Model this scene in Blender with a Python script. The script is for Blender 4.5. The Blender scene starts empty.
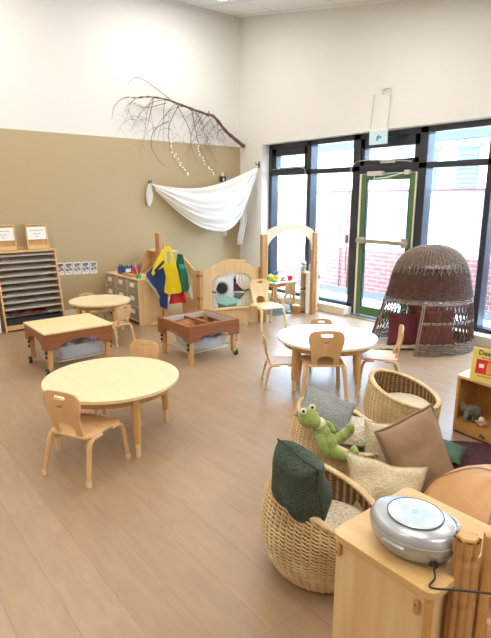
import bpy, bmesh, math, random
from mathutils import Vector, Matrix, noise
from mathutils.geometry import tessellate_polygon
R = math.radians; PI = math.pi
sc = bpy.context.scene; col = sc.collection
rnd = random.Random(7)

# ---------------------------------------------------------------- camera, world, light, exposure
cam_d = bpy.data.cameras.new('camera'); cam = bpy.data.objects.new('camera', cam_d); col.objects.link(cam)
yaw, pit = R(-50.946), R(13.083)
cam.location = (0, 0, 1.6)
cam.rotation_euler = (PI/2 - pit, 0, -yaw)
cam_d.sensor_fit = 'VERTICAL'; cam_d.sensor_height = 24.0; cam_d.lens = 24.0*514.4/638
cam_d.clip_start = .02; cam_d.clip_end = 200
sc.camera = cam
w = bpy.data.worlds.new('sky'); sc.world = w; w.use_nodes = True
bg = w.node_tree.nodes['Background']; bg.inputs[0].default_value = (.55, .76, 1, 1); bg.inputs[1].default_value = 13
sc.view_settings.view_transform = 'Standard'; sc.view_settings.look = 'None'
sc.view_settings.exposure = 0.46; sc.view_settings.gamma = 1; sc.view_settings.use_curve_mapping = False
PANEL_W = 13.0     # watts of each ceiling light panel
PANELS = [(-5.9, 4.0), (-5.9, 1.3), (-5.9, -1.2), (-3.5, 4.0), (-3.5, 1.3), (-3.5, -1.2), (-1.1, 4.0), (-1.1, 1.3), (-1.1, -1.2), (.9, 1.3)]
XW, YW, SL = -6.984, 5.555, -.184
def ceil_z(x): return 4.37 + SL*(x - XW)
for (x, y) in PANELS:
    l = bpy.data.lights.new('panel_light', 'AREA'); l.shape = 'RECTANGLE'; l.size = .58; l.size_y = 1.18
    l.energy = PANEL_W; l.color = (1, .96, .89)
    o = bpy.data.objects.new('panel_light', l); col.objects.link(o)
    o.location = (x, y, ceil_z(x) - .05); o.rotation_euler = (0, math.atan(-SL), 0)

# ---------------------------------------------------------------- materials
def mat(name, c, rough=.6, metal=0, spec=.5, bump=None, var=None, sheen=0, grain=None, **k):
    m = bpy.data.materials.new(name); m.use_nodes = True; nt = m.node_tree; b = nt.nodes['Principled BSDF']
    b.inputs['Base Color'].default_value = (*c, 1); b.inputs['Roughness'].default_value = rough
    b.inputs['Metallic'].default_value = metal; b.inputs['Specular IOR Level'].default_value = spec
    if sheen: b.inputs['Sheen Weight'].default_value = sheen
    tc = nt.nodes.new('ShaderNodeTexCoord')
    if var or grain:
        sx = grain or (1, 1, 1); scale, c2, lo, hi = var or (6, tuple(v*.8 for v in c), .35, .7)
        mp = nt.nodes.new('ShaderNodeMapping'); mp.inputs['Scale'].default_value = sx
        n = nt.nodes.new('ShaderNodeTexNoise'); n.inputs['Scale'].default_value = scale; n.inputs['Detail'].default_value = 5
        r = nt.nodes.new('ShaderNodeValToRGB'); r.color_ramp.elements[0].position = lo; r.color_ramp.elements[1].position = hi
        r.color_ramp.elements[0].color = (*c, 1); r.color_ramp.elements[1].color = (*c2, 1)
        nt.links.new(tc.outputs['Object'], mp.inputs[0]); nt.links.new(mp.outputs[0], n.inputs['Vector'])
        nt.links.new(n.outputs[0], r.inputs[0]); nt.links.new(r.outputs[0], b.inputs['Base Color'])
    if bump:
        bs, st = bump[:2]
        n2 = nt.nodes.new('ShaderNodeTexNoise'); n2.inputs['Scale'].default_value = bs; n2.inputs['Detail'].default_value = 3
        bp = nt.nodes.new('ShaderNodeBump'); bp.inputs['Strength'].default_value = st; bp.inputs['Distance'].default_value = bump[2] if len(bump) > 2 else .01
        nt.links.new(tc.outputs['Object'], n2.inputs['Vector']); nt.links.new(n2.outputs[0], bp.inputs['Height'])
        nt.links.new(bp.outputs[0], b.inputs['Normal'])
    for kk, v in k.items(): b.inputs[kk].default_value = v
    return m
def s2l(h):
    v = [int(h[i:i+2], 16)/255 for i in (0, 2, 4)]
    return tuple(x/12.92 if x <= .04045 else ((x+.055)/1.055)**2.4 for x in v)
M = {}
def W(n, h, h2, grain, rough=.42, scale=5, **k): M[n] = mat(n, s2l(h), rough, grain=grain, var=(scale, s2l(h2), .3, .75), **k)
W('ply_top', 'EBD9B0', 'E6D0A2', (1, 9, 1), .38, 3)
W('chairwood', 'DCB584', 'CFA26C', (3, 3, .6), .4, 8)
W('chairpale', 'E8CE9C', 'DDBB84', (3, 3, .6), .38, 8)
W('legwood', 'D2A668', 'C19253', (6, 6, .5), .42, 8)
W('birch', 'E0BC86', 'D3AA70', (7, 7, .5), .4, 5)
W('birchpanel', 'E4C594', 'D6AE78', (6, 6, .45), .4, 3)
W('archpale', 'EFE2C6', 'E8D6B2', (3, 3, 3), .45, 5)
W('edgeply', 'C69A62', 'A77A45', (3, 3, 14), .5, 12)
W('postwood', 'C3935A', 'AC7C46', (10, 10, .6), .42, 6)
W('palewood', 'E9DAC0', 'D9C4A0', (9, 9, .35), .5, 4)
W('shelfwood', 'CB9A58', 'B98444', (2, 2, 5), .42, 5)
W('brownwood', '98603A', '85502E', (1, 1, 6), .4, 5)
W('bark', '5A4434', '7A6350', (1, 1, 1), .85, 30)
M['twig'] = mat('twig', s2l('7A5C4A'), .8)
M['tantop'] = mat('tantop', s2l('E8D7AA'), .45, var=(90, s2l('E3CA8C'), .4, .6))
M['white_daylit_top'] = mat('white_daylit_top', s2l('F1EBDC'), .22, var=(4, s2l('EDE5D2'), .3, .7))  # for the round table, daylight on the wood is painted in as white
M['white'] = mat('white', (.82, .82, .8), .4)
M['wallwhite'] = mat('wallwhite', s2l('E7E6E0'), .75, bump=(120, .05))
M['trim'] = mat('trim', s2l('E4DAC4'), .5)
M['frame'] = mat('frame', s2l('2A3038'), .3, spec=.6)
M['black'] = mat('black', (.02, .02, .022), .4)
M['rubber'] = mat('rubber', (.03, .03, .03), .7)
M['steel'] = mat('steel', (.6, .6, .58), .3, metal=1)
M['darkmetal'] = mat('darkmetal', (.12, .11, .1), .4, metal=.8)
M['green_door'] = mat('green_door', s2l('527548'), .45)
M['silver'] = mat('silver', s2l('B4B8BC'), .3, metal=.55)
M['lidsilver'] = mat('lidsilver', s2l('C9DAE6'), .22, metal=.15)
M['cream_plush'] = mat('cream_plush', s2l('DDCFAE'), .95, var=(60, s2l('CDBB94'), .35, .65), bump=(110, .9, .012), sheen=.3)
M['knit'] = mat('knit', s2l('DCD0B8'), .95, var=(90, s2l('B5A384'), .4, .62), bump=(90, 1, .012))
M['grey_knit'] = mat('grey_knit', s2l('A3A6A2'), .95, var=(160, s2l('7F827F'), .4, .62), bump=(160, .9, .01))
M['taupe'] = mat('taupe', s2l('A3866A'), .85, var=(5, s2l('977A5E'), .3, .7), bump=(7, .35, .03))
M['taupe_border'] = mat('taupe_border', s2l('8C6D52'), .85)
M['dkgreen'] = mat('dkgreen', s2l('44523F'), 1, var=(110, s2l('2C382A'), .35, .7), bump=(130, .9, .012), sheen=.1)
M['leather'] = mat('leather', s2l('CD9D68'), .5, var=(5, s2l('C08E58'), .3, .7), bump=(8, .3, .03))
M['wicker'] = mat('wicker', s2l('E8D0A2'), .6, var=(9, s2l('C8A26E'), .35, .75))
M['wicker_shade'] = mat('wicker_shade', s2l('7E5A34'), .9)
M['stake'] = mat('stake', s2l('CBA468'), .7)
M['willow'] = mat('willow', s2l('6E5A4C'), .8, var=(25, s2l('93806E'), .35, .7))
M['willow_red'] = mat('willow_red', s2l('6A5044'), .8, var=(18, s2l('5E3828'), .35, .7))
M['rod'] = mat('rod', s2l('96887A'), .75)
M['frog'] = mat('frog', s2l('9AAA58'), .95, bump=(160, .8, .008), var=(50, s2l('86984A'), .35, .65), sheen=.3)
M['frogpale'] = mat('frogpale', s2l('E4DDBC'), .95, bump=(160, .6, .008))
M['elephant'] = mat('elephant', s2l('83837A'), .95, bump=(200, .9, .008), var=(60, s2l('62625A'), .35, .65))
M['maroon'] = mat('maroon', s2l('6A2A34'), .9, bump=(60, .4))
M['redbrown'] = mat('redbrown', s2l('7C3C2C'), .85, bump=(60, .4))
M['rugmaroon'] = mat('rugmaroon', s2l('532B31'), 1, bump=(200, .8, .006), var=(30, s2l('43222A'), .4, .65))
M['ruggreen'] = mat('ruggreen', s2l('5E807C'), 1, bump=(200, .6, .006))
M['throw'] = mat('throw', s2l('C7B8A0'), .95, bump=(70, .8, .012))
M['cloth'] = mat('cloth', s2l('EFEBE2'), .9, bump=(300, .05), **{'Subsurface Weight': 0.0})
M['yellow'] = mat('yellow', s2l('E8CE14'), .5)
M['blue'] = mat('blue', s2l('1F3A72'), .6)
M['navy'] = mat('navy', s2l('202C4C'), .6)
M['green'] = mat('green', s2l('1D6B4E'), .6)
M['teal'] = mat('teal', s2l('2FA7B0'), .5)
M['red'] = mat('red', s2l('C4202A'), .5)
M['toyyellow'] = mat('toyyellow', s2l('EFC81E'), .35)
M['toygreen'] = mat('toygreen', s2l('23A05A'), .35)
M['toyblue'] = mat('toyblue', s2l('2C6FD6'), .35)
M['toyred'] = mat('toyred', s2l('D8252F'), .35)
M['caddyblue'] = mat('caddyblue', s2l('2C4A86'), .45)
M['bookyellow'] = mat('bookyellow', s2l('E5CB6C'), .4)
M['paper'] = mat('paper', s2l('F0EEE8'), .7)
M['ink'] = mat('ink', (.03, .03, .04), .7)
M['sheetgrey'] = mat('sheetgrey', s2l('BFB6A8'), .6)
M['corkboard'] = mat('corkboard', s2l('C59A64'), .7, var=(40, s2l('A87C48'), .45, .7))
M['chips'] = mat('chips', s2l('B9794C'), .9, var=(40, s2l('8E5832'), .4, .6))
M['cardfloral'] = mat('cardfloral', s2l('ECE8DC'), .9, var=(45, s2l('A9B09A'), .56, .68))
M['orange'] = mat('orange', s2l('E8A020'), .5)
def clear(name, tint, alpha, rough=.1):
    m = bpy.data.materials.new(name); m.use_nodes = True; nt = m.node_tree; nt.nodes.clear()
    o = nt.nodes.new('ShaderNodeOutputMaterial'); mx = nt.nodes.new('ShaderNodeMixShader')
    t = nt.nodes.new('ShaderNodeBsdfTransparent'); p = nt.nodes.new('ShaderNodeBsdfPrincipled')
    p.inputs['Base Color'].default_value = (*tint, 1); p.inputs['Roughness'].default_value = rough
    mx.inputs[0].default_value = alpha
    nt.links.new(t.outputs[0], mx.inputs[1]); nt.links.new(p.outputs[0], mx.inputs[2]); nt.links.new(mx.outputs[0], o.inputs[0])
    return m
M['glass'] = clear('glass', (.9, .95, 1), .05, .02)
M['bin'] = clear('bin', (.70, .62, .50), .42, .25)
M['clearbin'] = clear('clearbin', (.72, .8, .92), .42, .2)
M['sheer'] = clear('sheer', (.9, .88, .84), .93, .9)
def emis(name, c, s):
    m = bpy.data.materials.new(name); m.use_nodes = True; b = m.node_tree.nodes['Principled BSDF']
    b.inputs['Emission Color'].default_value = (*c, 1); b.inputs['Emission Strength'].default_value = s; return m
M['diffuser'] = emis('diffuser', (1, .95, .88), 3)
M['bulb'] = emis('bulb', (1, .9, .7), 2.5)

def node_mat(name): 
    m = bpy.data.materials.new(name); m.use_nodes = True; return m, m.node_tree, m.node_tree.nodes['Principled BSDF']
# floor: planks run along X, 0.19 m wide
m, nt, b = node_mat('floor_planks'); M['floor'] = m
tc = nt.nodes.new('ShaderNodeTexCoord'); mp = nt.nodes.new('ShaderNodeMapping'); mp.inputs['Location'].default_value = (.4, .03, 0)
br = nt.nodes.new('ShaderNodeTexBrick'); br.offset = .37; br.inputs['Scale'].default_value = 1
br.inputs['Brick Width'].default_value = 2.2; br.inputs['Row Height'].default_value = .19; br.inputs['Mortar Size'].default_value = .0014
br.inputs['Mortar Smooth'].default_value = .3; br.inputs['Bias'].default_value = 0
br.inputs['Color1'].default_value = (*s2l('AA8D6F'), 1); br.inputs['Color2'].default_value = (*s2l('A28566'), 1); br.inputs['Mortar'].default_value = (*s2l('8A6D57'), 1)
mp2 = nt.nodes.new('ShaderNodeMapping'); mp2.inputs['Scale'].default_value = (1.0, 5, 1)
n = nt.nodes.new('ShaderNodeTexNoise'); n.inputs['Scale'].default_value = 3.2; n.inputs['Detail'].default_value = 7; n.inputs['Roughness'].default_value = .62
n.inputs['Distortion'].default_value = 1.2
r = nt.nodes.new('ShaderNodeValToRGB'); r.color_ramp.elements[0].color = (.90, .89, .88, 1); r.color_ramp.elements[1].color = (1.05, 1.045, 1.04, 1)
r.color_ramp.elements[0].position = .35; r.color_ramp.elements[1].position = .65
mx = nt.nodes.new('ShaderNodeMixRGB'); mx.blend_type = 'MULTIPLY'; mx.inputs[0].default_value = 1
L = nt.links.new
L(tc.outputs['Object'], mp.inputs[0]); L(mp.outputs[0], br.inputs['Vector']); L(tc.outputs['Object'], mp2.inputs[0]); L(mp2.outputs[0], n.inputs['Vector'])
L(n.outputs[0], r.inputs[0]); L(br.outputs['Color'], mx.inputs[1]); L(r.outputs[0], mx.inputs[2]); L(mx.outputs[0], b.inputs['Base Color'])
b.inputs['Roughness'].default_value = .36; b.inputs['Specular IOR Level'].default_value = .75
bp = nt.nodes.new('ShaderNodeBump'); bp.inputs['Strength'].default_value = .12; bp.inputs['Distance'].default_value = .003
L(n.outputs[0], bp.inputs['Height']); L(bp.outputs[0], b.inputs['Normal'])
# left wall: tan paint up to 2.44 m, cream above
m, nt, b = node_mat('two_tone_wall'); M['wall2'] = m; L = nt.links.new
tc = nt.nodes.new('ShaderNodeTexCoord'); sp = nt.nodes.new('ShaderNodeSeparateXYZ'); mt = nt.nodes.new('ShaderNodeMath'); mt.operation = 'LESS_THAN'; mt.inputs[1].default_value = 2.44
mx = nt.nodes.new('ShaderNodeMixRGB'); mx.inputs[1].default_value = (*s2l('E7E6E0'), 1); mx.inputs[2].default_value = (*s2l('BAA67F'), 1)
L(tc.outputs['Object'], sp.inputs[0]); L(sp.outputs[2], mt.inputs[0]); L(mt.outputs[0], mx.inputs[0]); L(mx.outputs[0], b.inputs['Base Color']); b.inputs['Roughness'].default_value = .6
# ceiling tiles
m, nt, b = node_mat('ceiling_tiles'); M['ceil'] = m; L = nt.links.new
tc = nt.nodes.new('ShaderNodeTexCoord'); br = nt.nodes.new('ShaderNodeTexBrick'); br.offset = 0; br.inputs['Scale'].default_value = 1
br.inputs['Brick Width'].default_value = 1.2; br.inputs['Row Height'].default_value = .6; br.inputs['Mortar Size'].default_value = .012
br.inputs['Color1'].default_value = br.inputs['Color2'].default_value = (.80, .79, .76, 1); br.inputs['Mortar'].default_value = (.62, .61, .58, 1)
L(tc.outputs['Object'], br.inputs['Vector']); L(br.outputs['Color'], b.inputs['Base Color']); b.inputs['Roughness'].default_value = .9
# brick outside
def brickmat(name, c1, c2, mo):
    m, nt, b = node_mat(name); L = nt.links.new
    tc = nt.nodes.new('ShaderNodeTexCoord'); br = nt.nodes.new('ShaderNodeTexBrick'); mp = nt.nodes.new('ShaderNodeMapping'); mp.inputs['Rotation'].default_value = (PI/2, 0, 0)
    br.inputs['Scale'].default_value = 1; br.inputs['Brick Width'].default_value = .24; br.inputs['Row Height'].default_value = .08; br.inputs['Mortar Size'].default_value = .007
    br.inputs['Color1'].default_value = (*s2l(c1), 1); br.inputs['Color2'].default_value = (*s2l(c2), 1); br.inputs['Mortar'].default_value = (*s2l(mo), 1)
    L(tc.outputs['Object'], mp.inputs[0]); L(mp.outputs[0], br.inputs['Vector']); L(br.outputs['Color'], b.inputs['Base Color']); b.inputs['Roughness'].default_value = .9
    return m
M['brick'] = brickmat('brick', '8C5650', '94605A', 'A09490')
M['brick_overexposed'] = brickmat('brick_overexposed', 'B4A8A6', 'BDB2B0', 'B4ACAA')  # paler brick: overexposure of the upper wall put into its colour
M['snow'] = mat('snow', (.9, .92, .95), .9)
M['asphalt'] = mat('asphalt', (.10, .10, .105), .9)

# ---------------------------------------------------------------- mesh helpers
def tag(o, label=None, cat=None, group=None, kind=None):
    if label: o['label'] = label
    if cat: o['category'] = cat
    if group: o['group'] = group
    if kind: o['kind'] = kind
    return o
def empty(name, loc=(0, 0, 0), rz=0, label=None, cat=None, group=None, kind=None):
    o = bpy.data.objects.new(name, None); col.objects.link(o); o.empty_display_size = .1
    o.location = loc; o.rotation_euler = (0, 0, rz); return tag(o, label, cat, group, kind)
class MB:
    def __init__(s): s.b = bmesh.new()
    def _v(s, ps): return [s.b.verts.new(p) for p in ps]
    def box(s, x0, x1, y0, y1, z0, z1, mtx=None, bev=0):
        ps = [(x, y, z) for z in (z0, z1) for y in (y0, y1) for x in (x0, x1)]
        if mtx: ps = [mtx @ Vector(p) for p in ps]
        v = s._v(ps); fs = [s.b.faces.new([v[i] for i in f]) for f in ((0, 2, 3, 1), (4, 5, 7, 6), (0, 1, 5, 4), (2, 6, 7, 3), (0, 4, 6, 2), (1, 3, 7, 5))]
        if bev:
            es = list({e for f in fs for e in f.edges}); bmesh.ops.bevel(s.b, geom=es, offset=bev, segments=2, profile=.6, affect='EDGES')
        return s
    def tube(s, pts, r, n=8, closed=False, cap=True, flat=1, up=None):
        pts = [Vector(p) for p in pts]; k = len(pts); rr = r if isinstance(r, (list, tuple)) else [r]*k
        rings = []; nrm = None
        for i, p in enumerate(pts):
            a = pts[(i-1) % k] if (closed or i) else p; c = pts[(i+1) % k] if (closed or i < k-1) else p
            t = (c - a); t = t.normalized() if t.length > 1e-9 else Vector((0, 0, 1))
            if nrm is None:
                g = Vector(up) if up else (Vector((0, 0, 1)) if abs(t.z) < .9 else Vector((1, 0, 0)))
                nrm = (g - t*g.dot(t)).normalized()
            else:
                if up: g = Vector(up); nrm = g - t*g.dot(t)
                else: nrm = nrm - t*nrm.dot(t)
                nrm = nrm.normalized() if nrm.length > 1e-6 else t.orthogonal().normalized()
            bn = t.cross(nrm)
            rings.append(s._v([p + rr[i]*(math.cos(2*PI*j/n)*nrm + flat*math.sin(2*PI*j/n)*bn) for j in range(n)]))
        m_ = k if closed else k-1
        for i in range(m_):
            a, c = rings[i], rings[(i+1) % k]
            for j in range(n): s.b.faces.new((a[j], a[(j+1) % n], c[(j+1) % n], c[j]))
        if cap and not closed: s.b.faces.new(rings[0][::-1]); s.b.faces.new(rings[-1])
        return s
    def lathe(s, prof, n=24, c=(0, 0, 0), mtx=None, sx=1, sy=1):
        rings = []
        for (r_, z) in prof:
            ps = [Vector((c[0]+sx*r_*math.cos(2*PI*j/n), c[1]+sy*r_*math.sin(2*PI*j/n), c[2]+z)) for j in range(n)]
            if mtx: ps = [mtx @ p for p in ps]
            rings.append(s._v(ps))
        for i in range(len(rings)-1):
            a, d = rings[i], rings[i+1]
            for j in range(n): s.b.faces.new((a[j], a[(j+1) % n], d[(j+1) % n], d[j]))
        s.b.faces.new(rings[0][::-1]); s.b.faces.new(rings[-1]); return s
    def ell(s, c, r, mtx=None, u=14, v=9):
        m_ = Matrix.Translation(c) @ (mtx or Matrix.Identity(4)) @ Matrix.Diagonal((*r, 1))
        bmesh.ops.create_uvsphere(s.b, u_segments=u, v_segments=v, radius=1, matrix=m_); return s
    def prism(s, outline, thick, fn=None, holes=(), cuts=()):
        """2D outline (u, v) extruded to +-thick/2 along w; fn maps (u, v, w) to 3D; cuts = u positions for bending"""
        t = bmesh.new(); 
        def loop(ps): 
            v = [t.verts.new((p[0], p[1], 0)) for p in ps]; return [t.edges.new((v[i], v[(i+1) % len(v)])) for i in range(len(v))]
        es = loop(outline)
        for h in holes: es += loop(h)
        bmesh.ops.triangle_fill(t, edges=es, use_beauty=True, use_dissolve=False)
        bmesh.ops.recalc_face_normals(t, faces=t.faces)
        for cu in cuts: bmesh.ops.bisect_plane(t, geom=t.verts[:]+t.edges[:]+t.faces[:], plane_co=(cu, 0, 0), plane_no=(1, 0, 0), dist=1e-5)
        fn = fn or (lambda u, v, w_: (u, v, w_))
        t.verts.ensure_lookup_table(); t.verts.index_update()
        top = [s.b.verts.new(fn(v.co.x, v.co.y, thick/2)) for v in t.verts]; bot = [s.b.verts.new(fn(v.co.x, v.co.y, -thick/2)) for v in t.verts]
        for f in t.faces:
            ix = [v.index for v in f.verts]
            try: s.b.faces.new([top[i] for i in ix]); s.b.faces.new([bot[i] for i in ix[::-1]])
            except ValueError: pass
        for e in t.edges:
            if len(e.link_faces) == 1:
                a, c = e.verts[0].index, e.verts[1].index; s.b.faces.new((top[a], top[c], bot[c], bot[a]))
        t.free(); return s
    def grid(s, nu, nv, fn):
        g = [[s.b.verts.new(fn(i/nu, j/nv)) for j in range(nv+1)] for i in range(nu+1)]
        for i in range(nu):
            for j in range(nv): s.b.faces.new((g[i][j], g[i+1][j], g[i+1][j+1], g[i][j+1]))
        return s
    def build(s, name, m, parent=None, smooth=None, bevel=0, solid=0, sub=0, remesh=0, weld=0):
        if weld: bmesh.ops.remove_doubles(s.b, verts=s.b.verts[:], dist=weld)
        bmesh.ops.recalc_face_normals(s.b, faces=s.b.faces[:])
        me = bpy.data.meshes.new(name); s.b.to_mesh(me); s.b.free(); me.materials.append(M[m] if isinstance(m, str) else m)
        o = bpy.data.objects.new(name, me); col.objects.link(o)
        if parent: o.parent = parent
        if remesh:
            q = o.modifiers.new('remesh', 'REMESH'); q.mode = 'VOXEL'; q.voxel_size = remesh; q.use_smooth_shade = True
            q = o.modifiers.new('smooth', 'SMOOTH'); q.factor = .6; q.iterations = 6
        if solid: q = o.modifiers.new('solid', 'SOLIDIFY'); q.thickness = solid; q.offset = 0
        if bevel: q = o.modifiers.new('bevel', 'BEVEL'); q.width = bevel; q.segments = 2; q.limit_method = 'ANGLE'; q.angle_limit = R(40)
        if sub: q = o.modifiers.new('sub', 'SUBSURF'); q.levels = sub; q.render_levels = sub
        if smooth is not None:
            if smooth is True: me.shade_smooth()
            else:
                me.shade_smooth()
                try: me.set_sharp_from_angle(angle=R(smooth))
                except Exception: pass
        return o
def copy_tree(o, parent=None):
    c = o.copy(); col.objects.link(c)
    if parent: c.parent = parent
    for ch in list(o.children): copy_tree(ch, c)
    return c
def struct(mb, name, m, **k): o = mb.build(name, m, **k); o['kind'] = 'structure'; return o
def rrect(w_, h_, r_, n=5, cx=0, cy=0):
    out = []
    for (sx, sy, a0) in ((1, 1, 0), (-1, 1, 90), (-1, -1, 180), (1, -1, 270)):
        for i in range(n+1):
            a = R(a0 + 90*i/n); out.append((cx+sx*(w_/2-r_)+r_*math.cos(a), cy+sy*(h_/2-r_)+r_*math.sin(a)))
    return out
def circ(r_, n=48, c=(0, 0)): return [(c[0]+r_*math.cos(2*PI*i/n), c[1]+r_*math.sin(2*PI*i/n)) for i in range(n)]
def text_mesh(txt, size, name, m, parent, mtx, ext=.0006, bold=0):
    cu = bpy.data.curves.new('t', 'FONT'); cu.body = txt; cu.size = size; cu.extrude = ext; cu.offset = bold
    o = bpy.data.objects.new('t', cu); col.objects.link(o); dg = bpy.context.evaluated_depsgraph_get(); dg.update()
    me = bpy.data.meshes.new_from_object(o.evaluated_get(dg)); bpy.data.objects.remove(o)
    me.transform(mtx); me.name = name; me.materials.clear(); me.materials.append(M[m])
    q = bpy.data.objects.new(name, me); col.objects.link(q); q.parent = parent; return q
def cat_rom(P, n=8):
    P = [Vector(p) for p in P]; out = []
    for i in range(len(P)-1):
        p0, p1, p2, p3 = P[max(i-1, 0)], P[i], P[i+1], P[min(i+2, len(P)-1)]
        for k in range(n):
            t = k/n; out.append(.5*((2*p1)+(p2-p0)*t+(2*p0-5*p1+4*p2-p3)*t*t+(3*p1-p0-3*p2+p3)*t**3))
    out.append(P[-1]); return out

# ---------------------------------------------------------------- room shell
X1, Y0 = 1.6, -2.6
struct(MB().box(XW-.2, X1, Y0, 5.85, -.1, 0), 'floor', 'floor')
b = MB(); v = b._v([(XW-.15, Y0, ceil_z(XW-.15)), (X1, Y0, ceil_z(X1)), (X1, YW+.2, ceil_z(X1)), (XW-.15, YW+.2, ceil_z(XW-.15)),
     (XW-.15, Y0, ceil_z(XW)+.15), (X1, Y0, ceil_z(X1)+.15), (X1, YW+.2, ceil_z(X1)+.15), (XW-.15, YW+.2, ceil_z(XW)+.15)])
for f in ((0, 1, 2, 3), (4, 7, 6, 5), (0, 4, 5, 1), (2, 6, 7, 3), (0, 3, 7, 4), (1, 5, 6, 2)): b.b.faces.new([v[i] for i in f])
struct(b, 'ceiling', 'ceil')
struct(MB().box(XW-.15, XW, Y0, YW+.3, 0, 4.5), 'wall_left', 'wall2')
OX0, OX1, OZ0, OZ1 = -6.43, -.4, .1, 2.44
struct(MB().box(XW, OX0, YW, YW+.3, 0, 4.5).box(OX0, X1, YW, YW+.3, OZ1, 4.5).box(OX1, X1, YW, YW+.3, 0, OZ1)
       .box(OX0, -4.63, YW, YW+.3, 0, OZ0).box(-3.62, OX1, YW, YW+.3, 0, OZ0), 'wall_right', 'wallwhite')
struct(MB().box(X1, X1+.15, Y0, YW+.3, 0, 4), 'wall_back', 'wallwhite')
struct(MB().box(XW, X1, Y0-.15, Y0, 0, 4.5), 'wall_front', 'wallwhite')
struct(MB().box(XW, XW+.014, Y0, YW, 0, .1, bev=.003), 'baseboard_left', 'trim')
struct(MB().box(XW+.014, OX0, YW-.014, YW, 0, .1).box(OX0, -4.66, YW-.014, YW, 0, .1).box(-3.6, X1, YW-.014, YW, 0, .1), 'baseboard_right', 'trim')

# ---------------------------------------------------------------- glazing
FY0, FY1, GY = 5.70, 5.85, 5.81
win = empty('window_1', (0, 0, 0), kind='structure')
fr = MB()
def fb(x0, x1, z0, z1, y0=FY0, y1=FY1): fr.box(x0, x1, y0, y1, z0, z1)
fb(OX0, OX1, 2.37, 2.44); fb(OX0, -4.63, .10, .16); fb(-3.6, OX1, .10, .16)
fb(OX0, -6.36, .1, 2.44)
for (a, c) in ((-5.58, -5.5), (-4.72, -4.60), (-3.71, -3.60), (-2.86, -2.79), (-2.06, -1.98), (-1.22, -1.14), (-.48, OX1)):
    fb(a, c, .1 if a < -4.8 or a > -3.5 else 0, 2.44)
fb(OX0, OX1, 1.965, 2.035)
# awning light over the first bay and transom over the door
fb(-6.36, -5.58, 2.26, 2.37, 5.72, 5.83); fb(-6.36, -5.58, 2.035, 2.09, 5.72, 5.83); fb(-6.36, -6.28, 2.035, 2.37, 5.72, 5.83); fb(-5.66, -5.58, 2.035, 2.37, 5.72, 5.83)
fb(-4.60, -3.71, 2.25, 2.37, 5.72, 5.83); fb(-4.60, -3.71, 2.035, 2.10, 5.72, 5.83); fb(-4.60, -4.54, 2.035, 2.37, 5.72, 5.83); fb(-3.79, -3.71, 2.035, 2.37, 5.72, 5.83)
fb(-4.60, -3.71, 1.93, 1.98)
fr.build('window_frame', 'frame', win, bevel=.004)
for (a, c, z0, z1) in ((-6.36, -5.58, .16, 1.965), (-5.5, -4.72, .16, 1.965), (-6.28, -5.66, 2.09, 2.26), (-5.5, -4.72, 2.035, 2.37), (-4.54, -3.79, 2.10, 2.25),
                       (-3.6, -2.86, .16, 1.965), (-3.6, -2.86, 2.035, 2.37), (-2.79, -2.06, .16, 1.965), (-2.79, -2.06, 2.035, 2.37),
                       (-1.98, -1.22, .16, 1.965), (-1.98, -1.22, 2.035, 2.37), (-1.14, -.48, .16, 1.965), (-1.14, -.48, 2.035, 2.37)):
    MB().box(a-.01, c+.01, GY-.003, GY+.003, z0-.01, z1+.01).build('pane', 'glass', win)
MB().tube([(-6.33, 5.69, 2.06), (-5.75, 5.69, 2.07), (-5.62, 5.69, 2.05), (-5.6, 5.69, 1.98), (-5.6, 5.69, 1.6)], .007, 6).tube([(-6.2, 5.68, 2.07), (-6.2, 5.72, 2.07)], .012, 6).build('window_winder', 'steel', win, smooth=40)
MB().tube(cat_rom([(-4.76, 5.69, .6), (-4.76, 5.69, 1.3), (-4.74, 5.69, 1.95), (-4.68, 5.69, 2.07), (-4.5, 5.69, 2.1), (-3.95, 5.69, 2.07), (-3.8, 5.69, 2.05)], 6), .008, 6).box(-4.78, -4.74, 5.67, 5.70, 1.0, 1.12).box(-4.25, -4.02, 5.67, 5.71, 2.05, 2.085).build('transom_winder', 'steel', win, smooth=40)
struct(MB().box(OX0, -4.63, YW-.012, FY0+.02, OZ0, OZ0+.012).box(-3.6, OX1, YW-.012, FY0+.02, OZ0, OZ0+.012), 'trim_1', 'trim')

dr = empty('door_1', (0, 0, 0), kind='structure')
DX0, DX1 = -4.585, -3.715
MB().box(DX0, DX0+.03, 5.695, 5.74, .02, 1.93).box(DX1-.02, DX1, 5.695, 5.74, .02, 1.93).build('door_jamb', 'trim', dr)
g = MB(); y0, y1 = 5.70, 5.75
g.box(DX0+.03, DX1-.02, y0, y1, 1.845, 1.925); g.box(DX0+.03, DX1-.02, y0, y1, .03, .15); g.box(DX0+.03, DX0+.105, y0, y1, .15, 1.845); g.box(DX1-.095, DX1-.02, y0, y1, .15, 1.845)
g.build('door_leaf', 'green_door', dr, bevel=.004)
MB().box(DX0+.10, DX1-.09, 5.722, 5.728, .14, 1.86).build('door_pane', 'glass', dr)
MB().box(DX0+.105, DX0+.12, 5.705, 5.745, .15, 1.85).box(DX1-.11, DX1-.095, 5.705, 5.745, .15, 1.85).build('glazing_bead', 'frame', dr)
MB().box(DX0+.03, DX1-.03, 5.63, 5.66, 1.03, 1.085, bev=.006).box(DX0+.05, DX0+.11, 5.66, 5.70, 1.02, 1.1).box(DX1-.13, DX1-.05, 5.64, 5.70, 1.0, 1.12).build('push_bar', 'steel', dr, smooth=40)
MB().box(-4.42, -4.19, 5.63, 5.70, 1.90, 1.955, bev=.004).tube([(-4.3, 5.64, 1.9), (-4.3, 5.62, 1.86), (-4.1, 5.60, 1.87), (-3.85, 5.66, 1.93)], .008, 6).box(-3.87, -3.8, 5.65, 5.70, 1.90, 1.955).build('door_closer', mat('closer', s2l('CFC9BC'), .4), dr, smooth=40)
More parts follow.
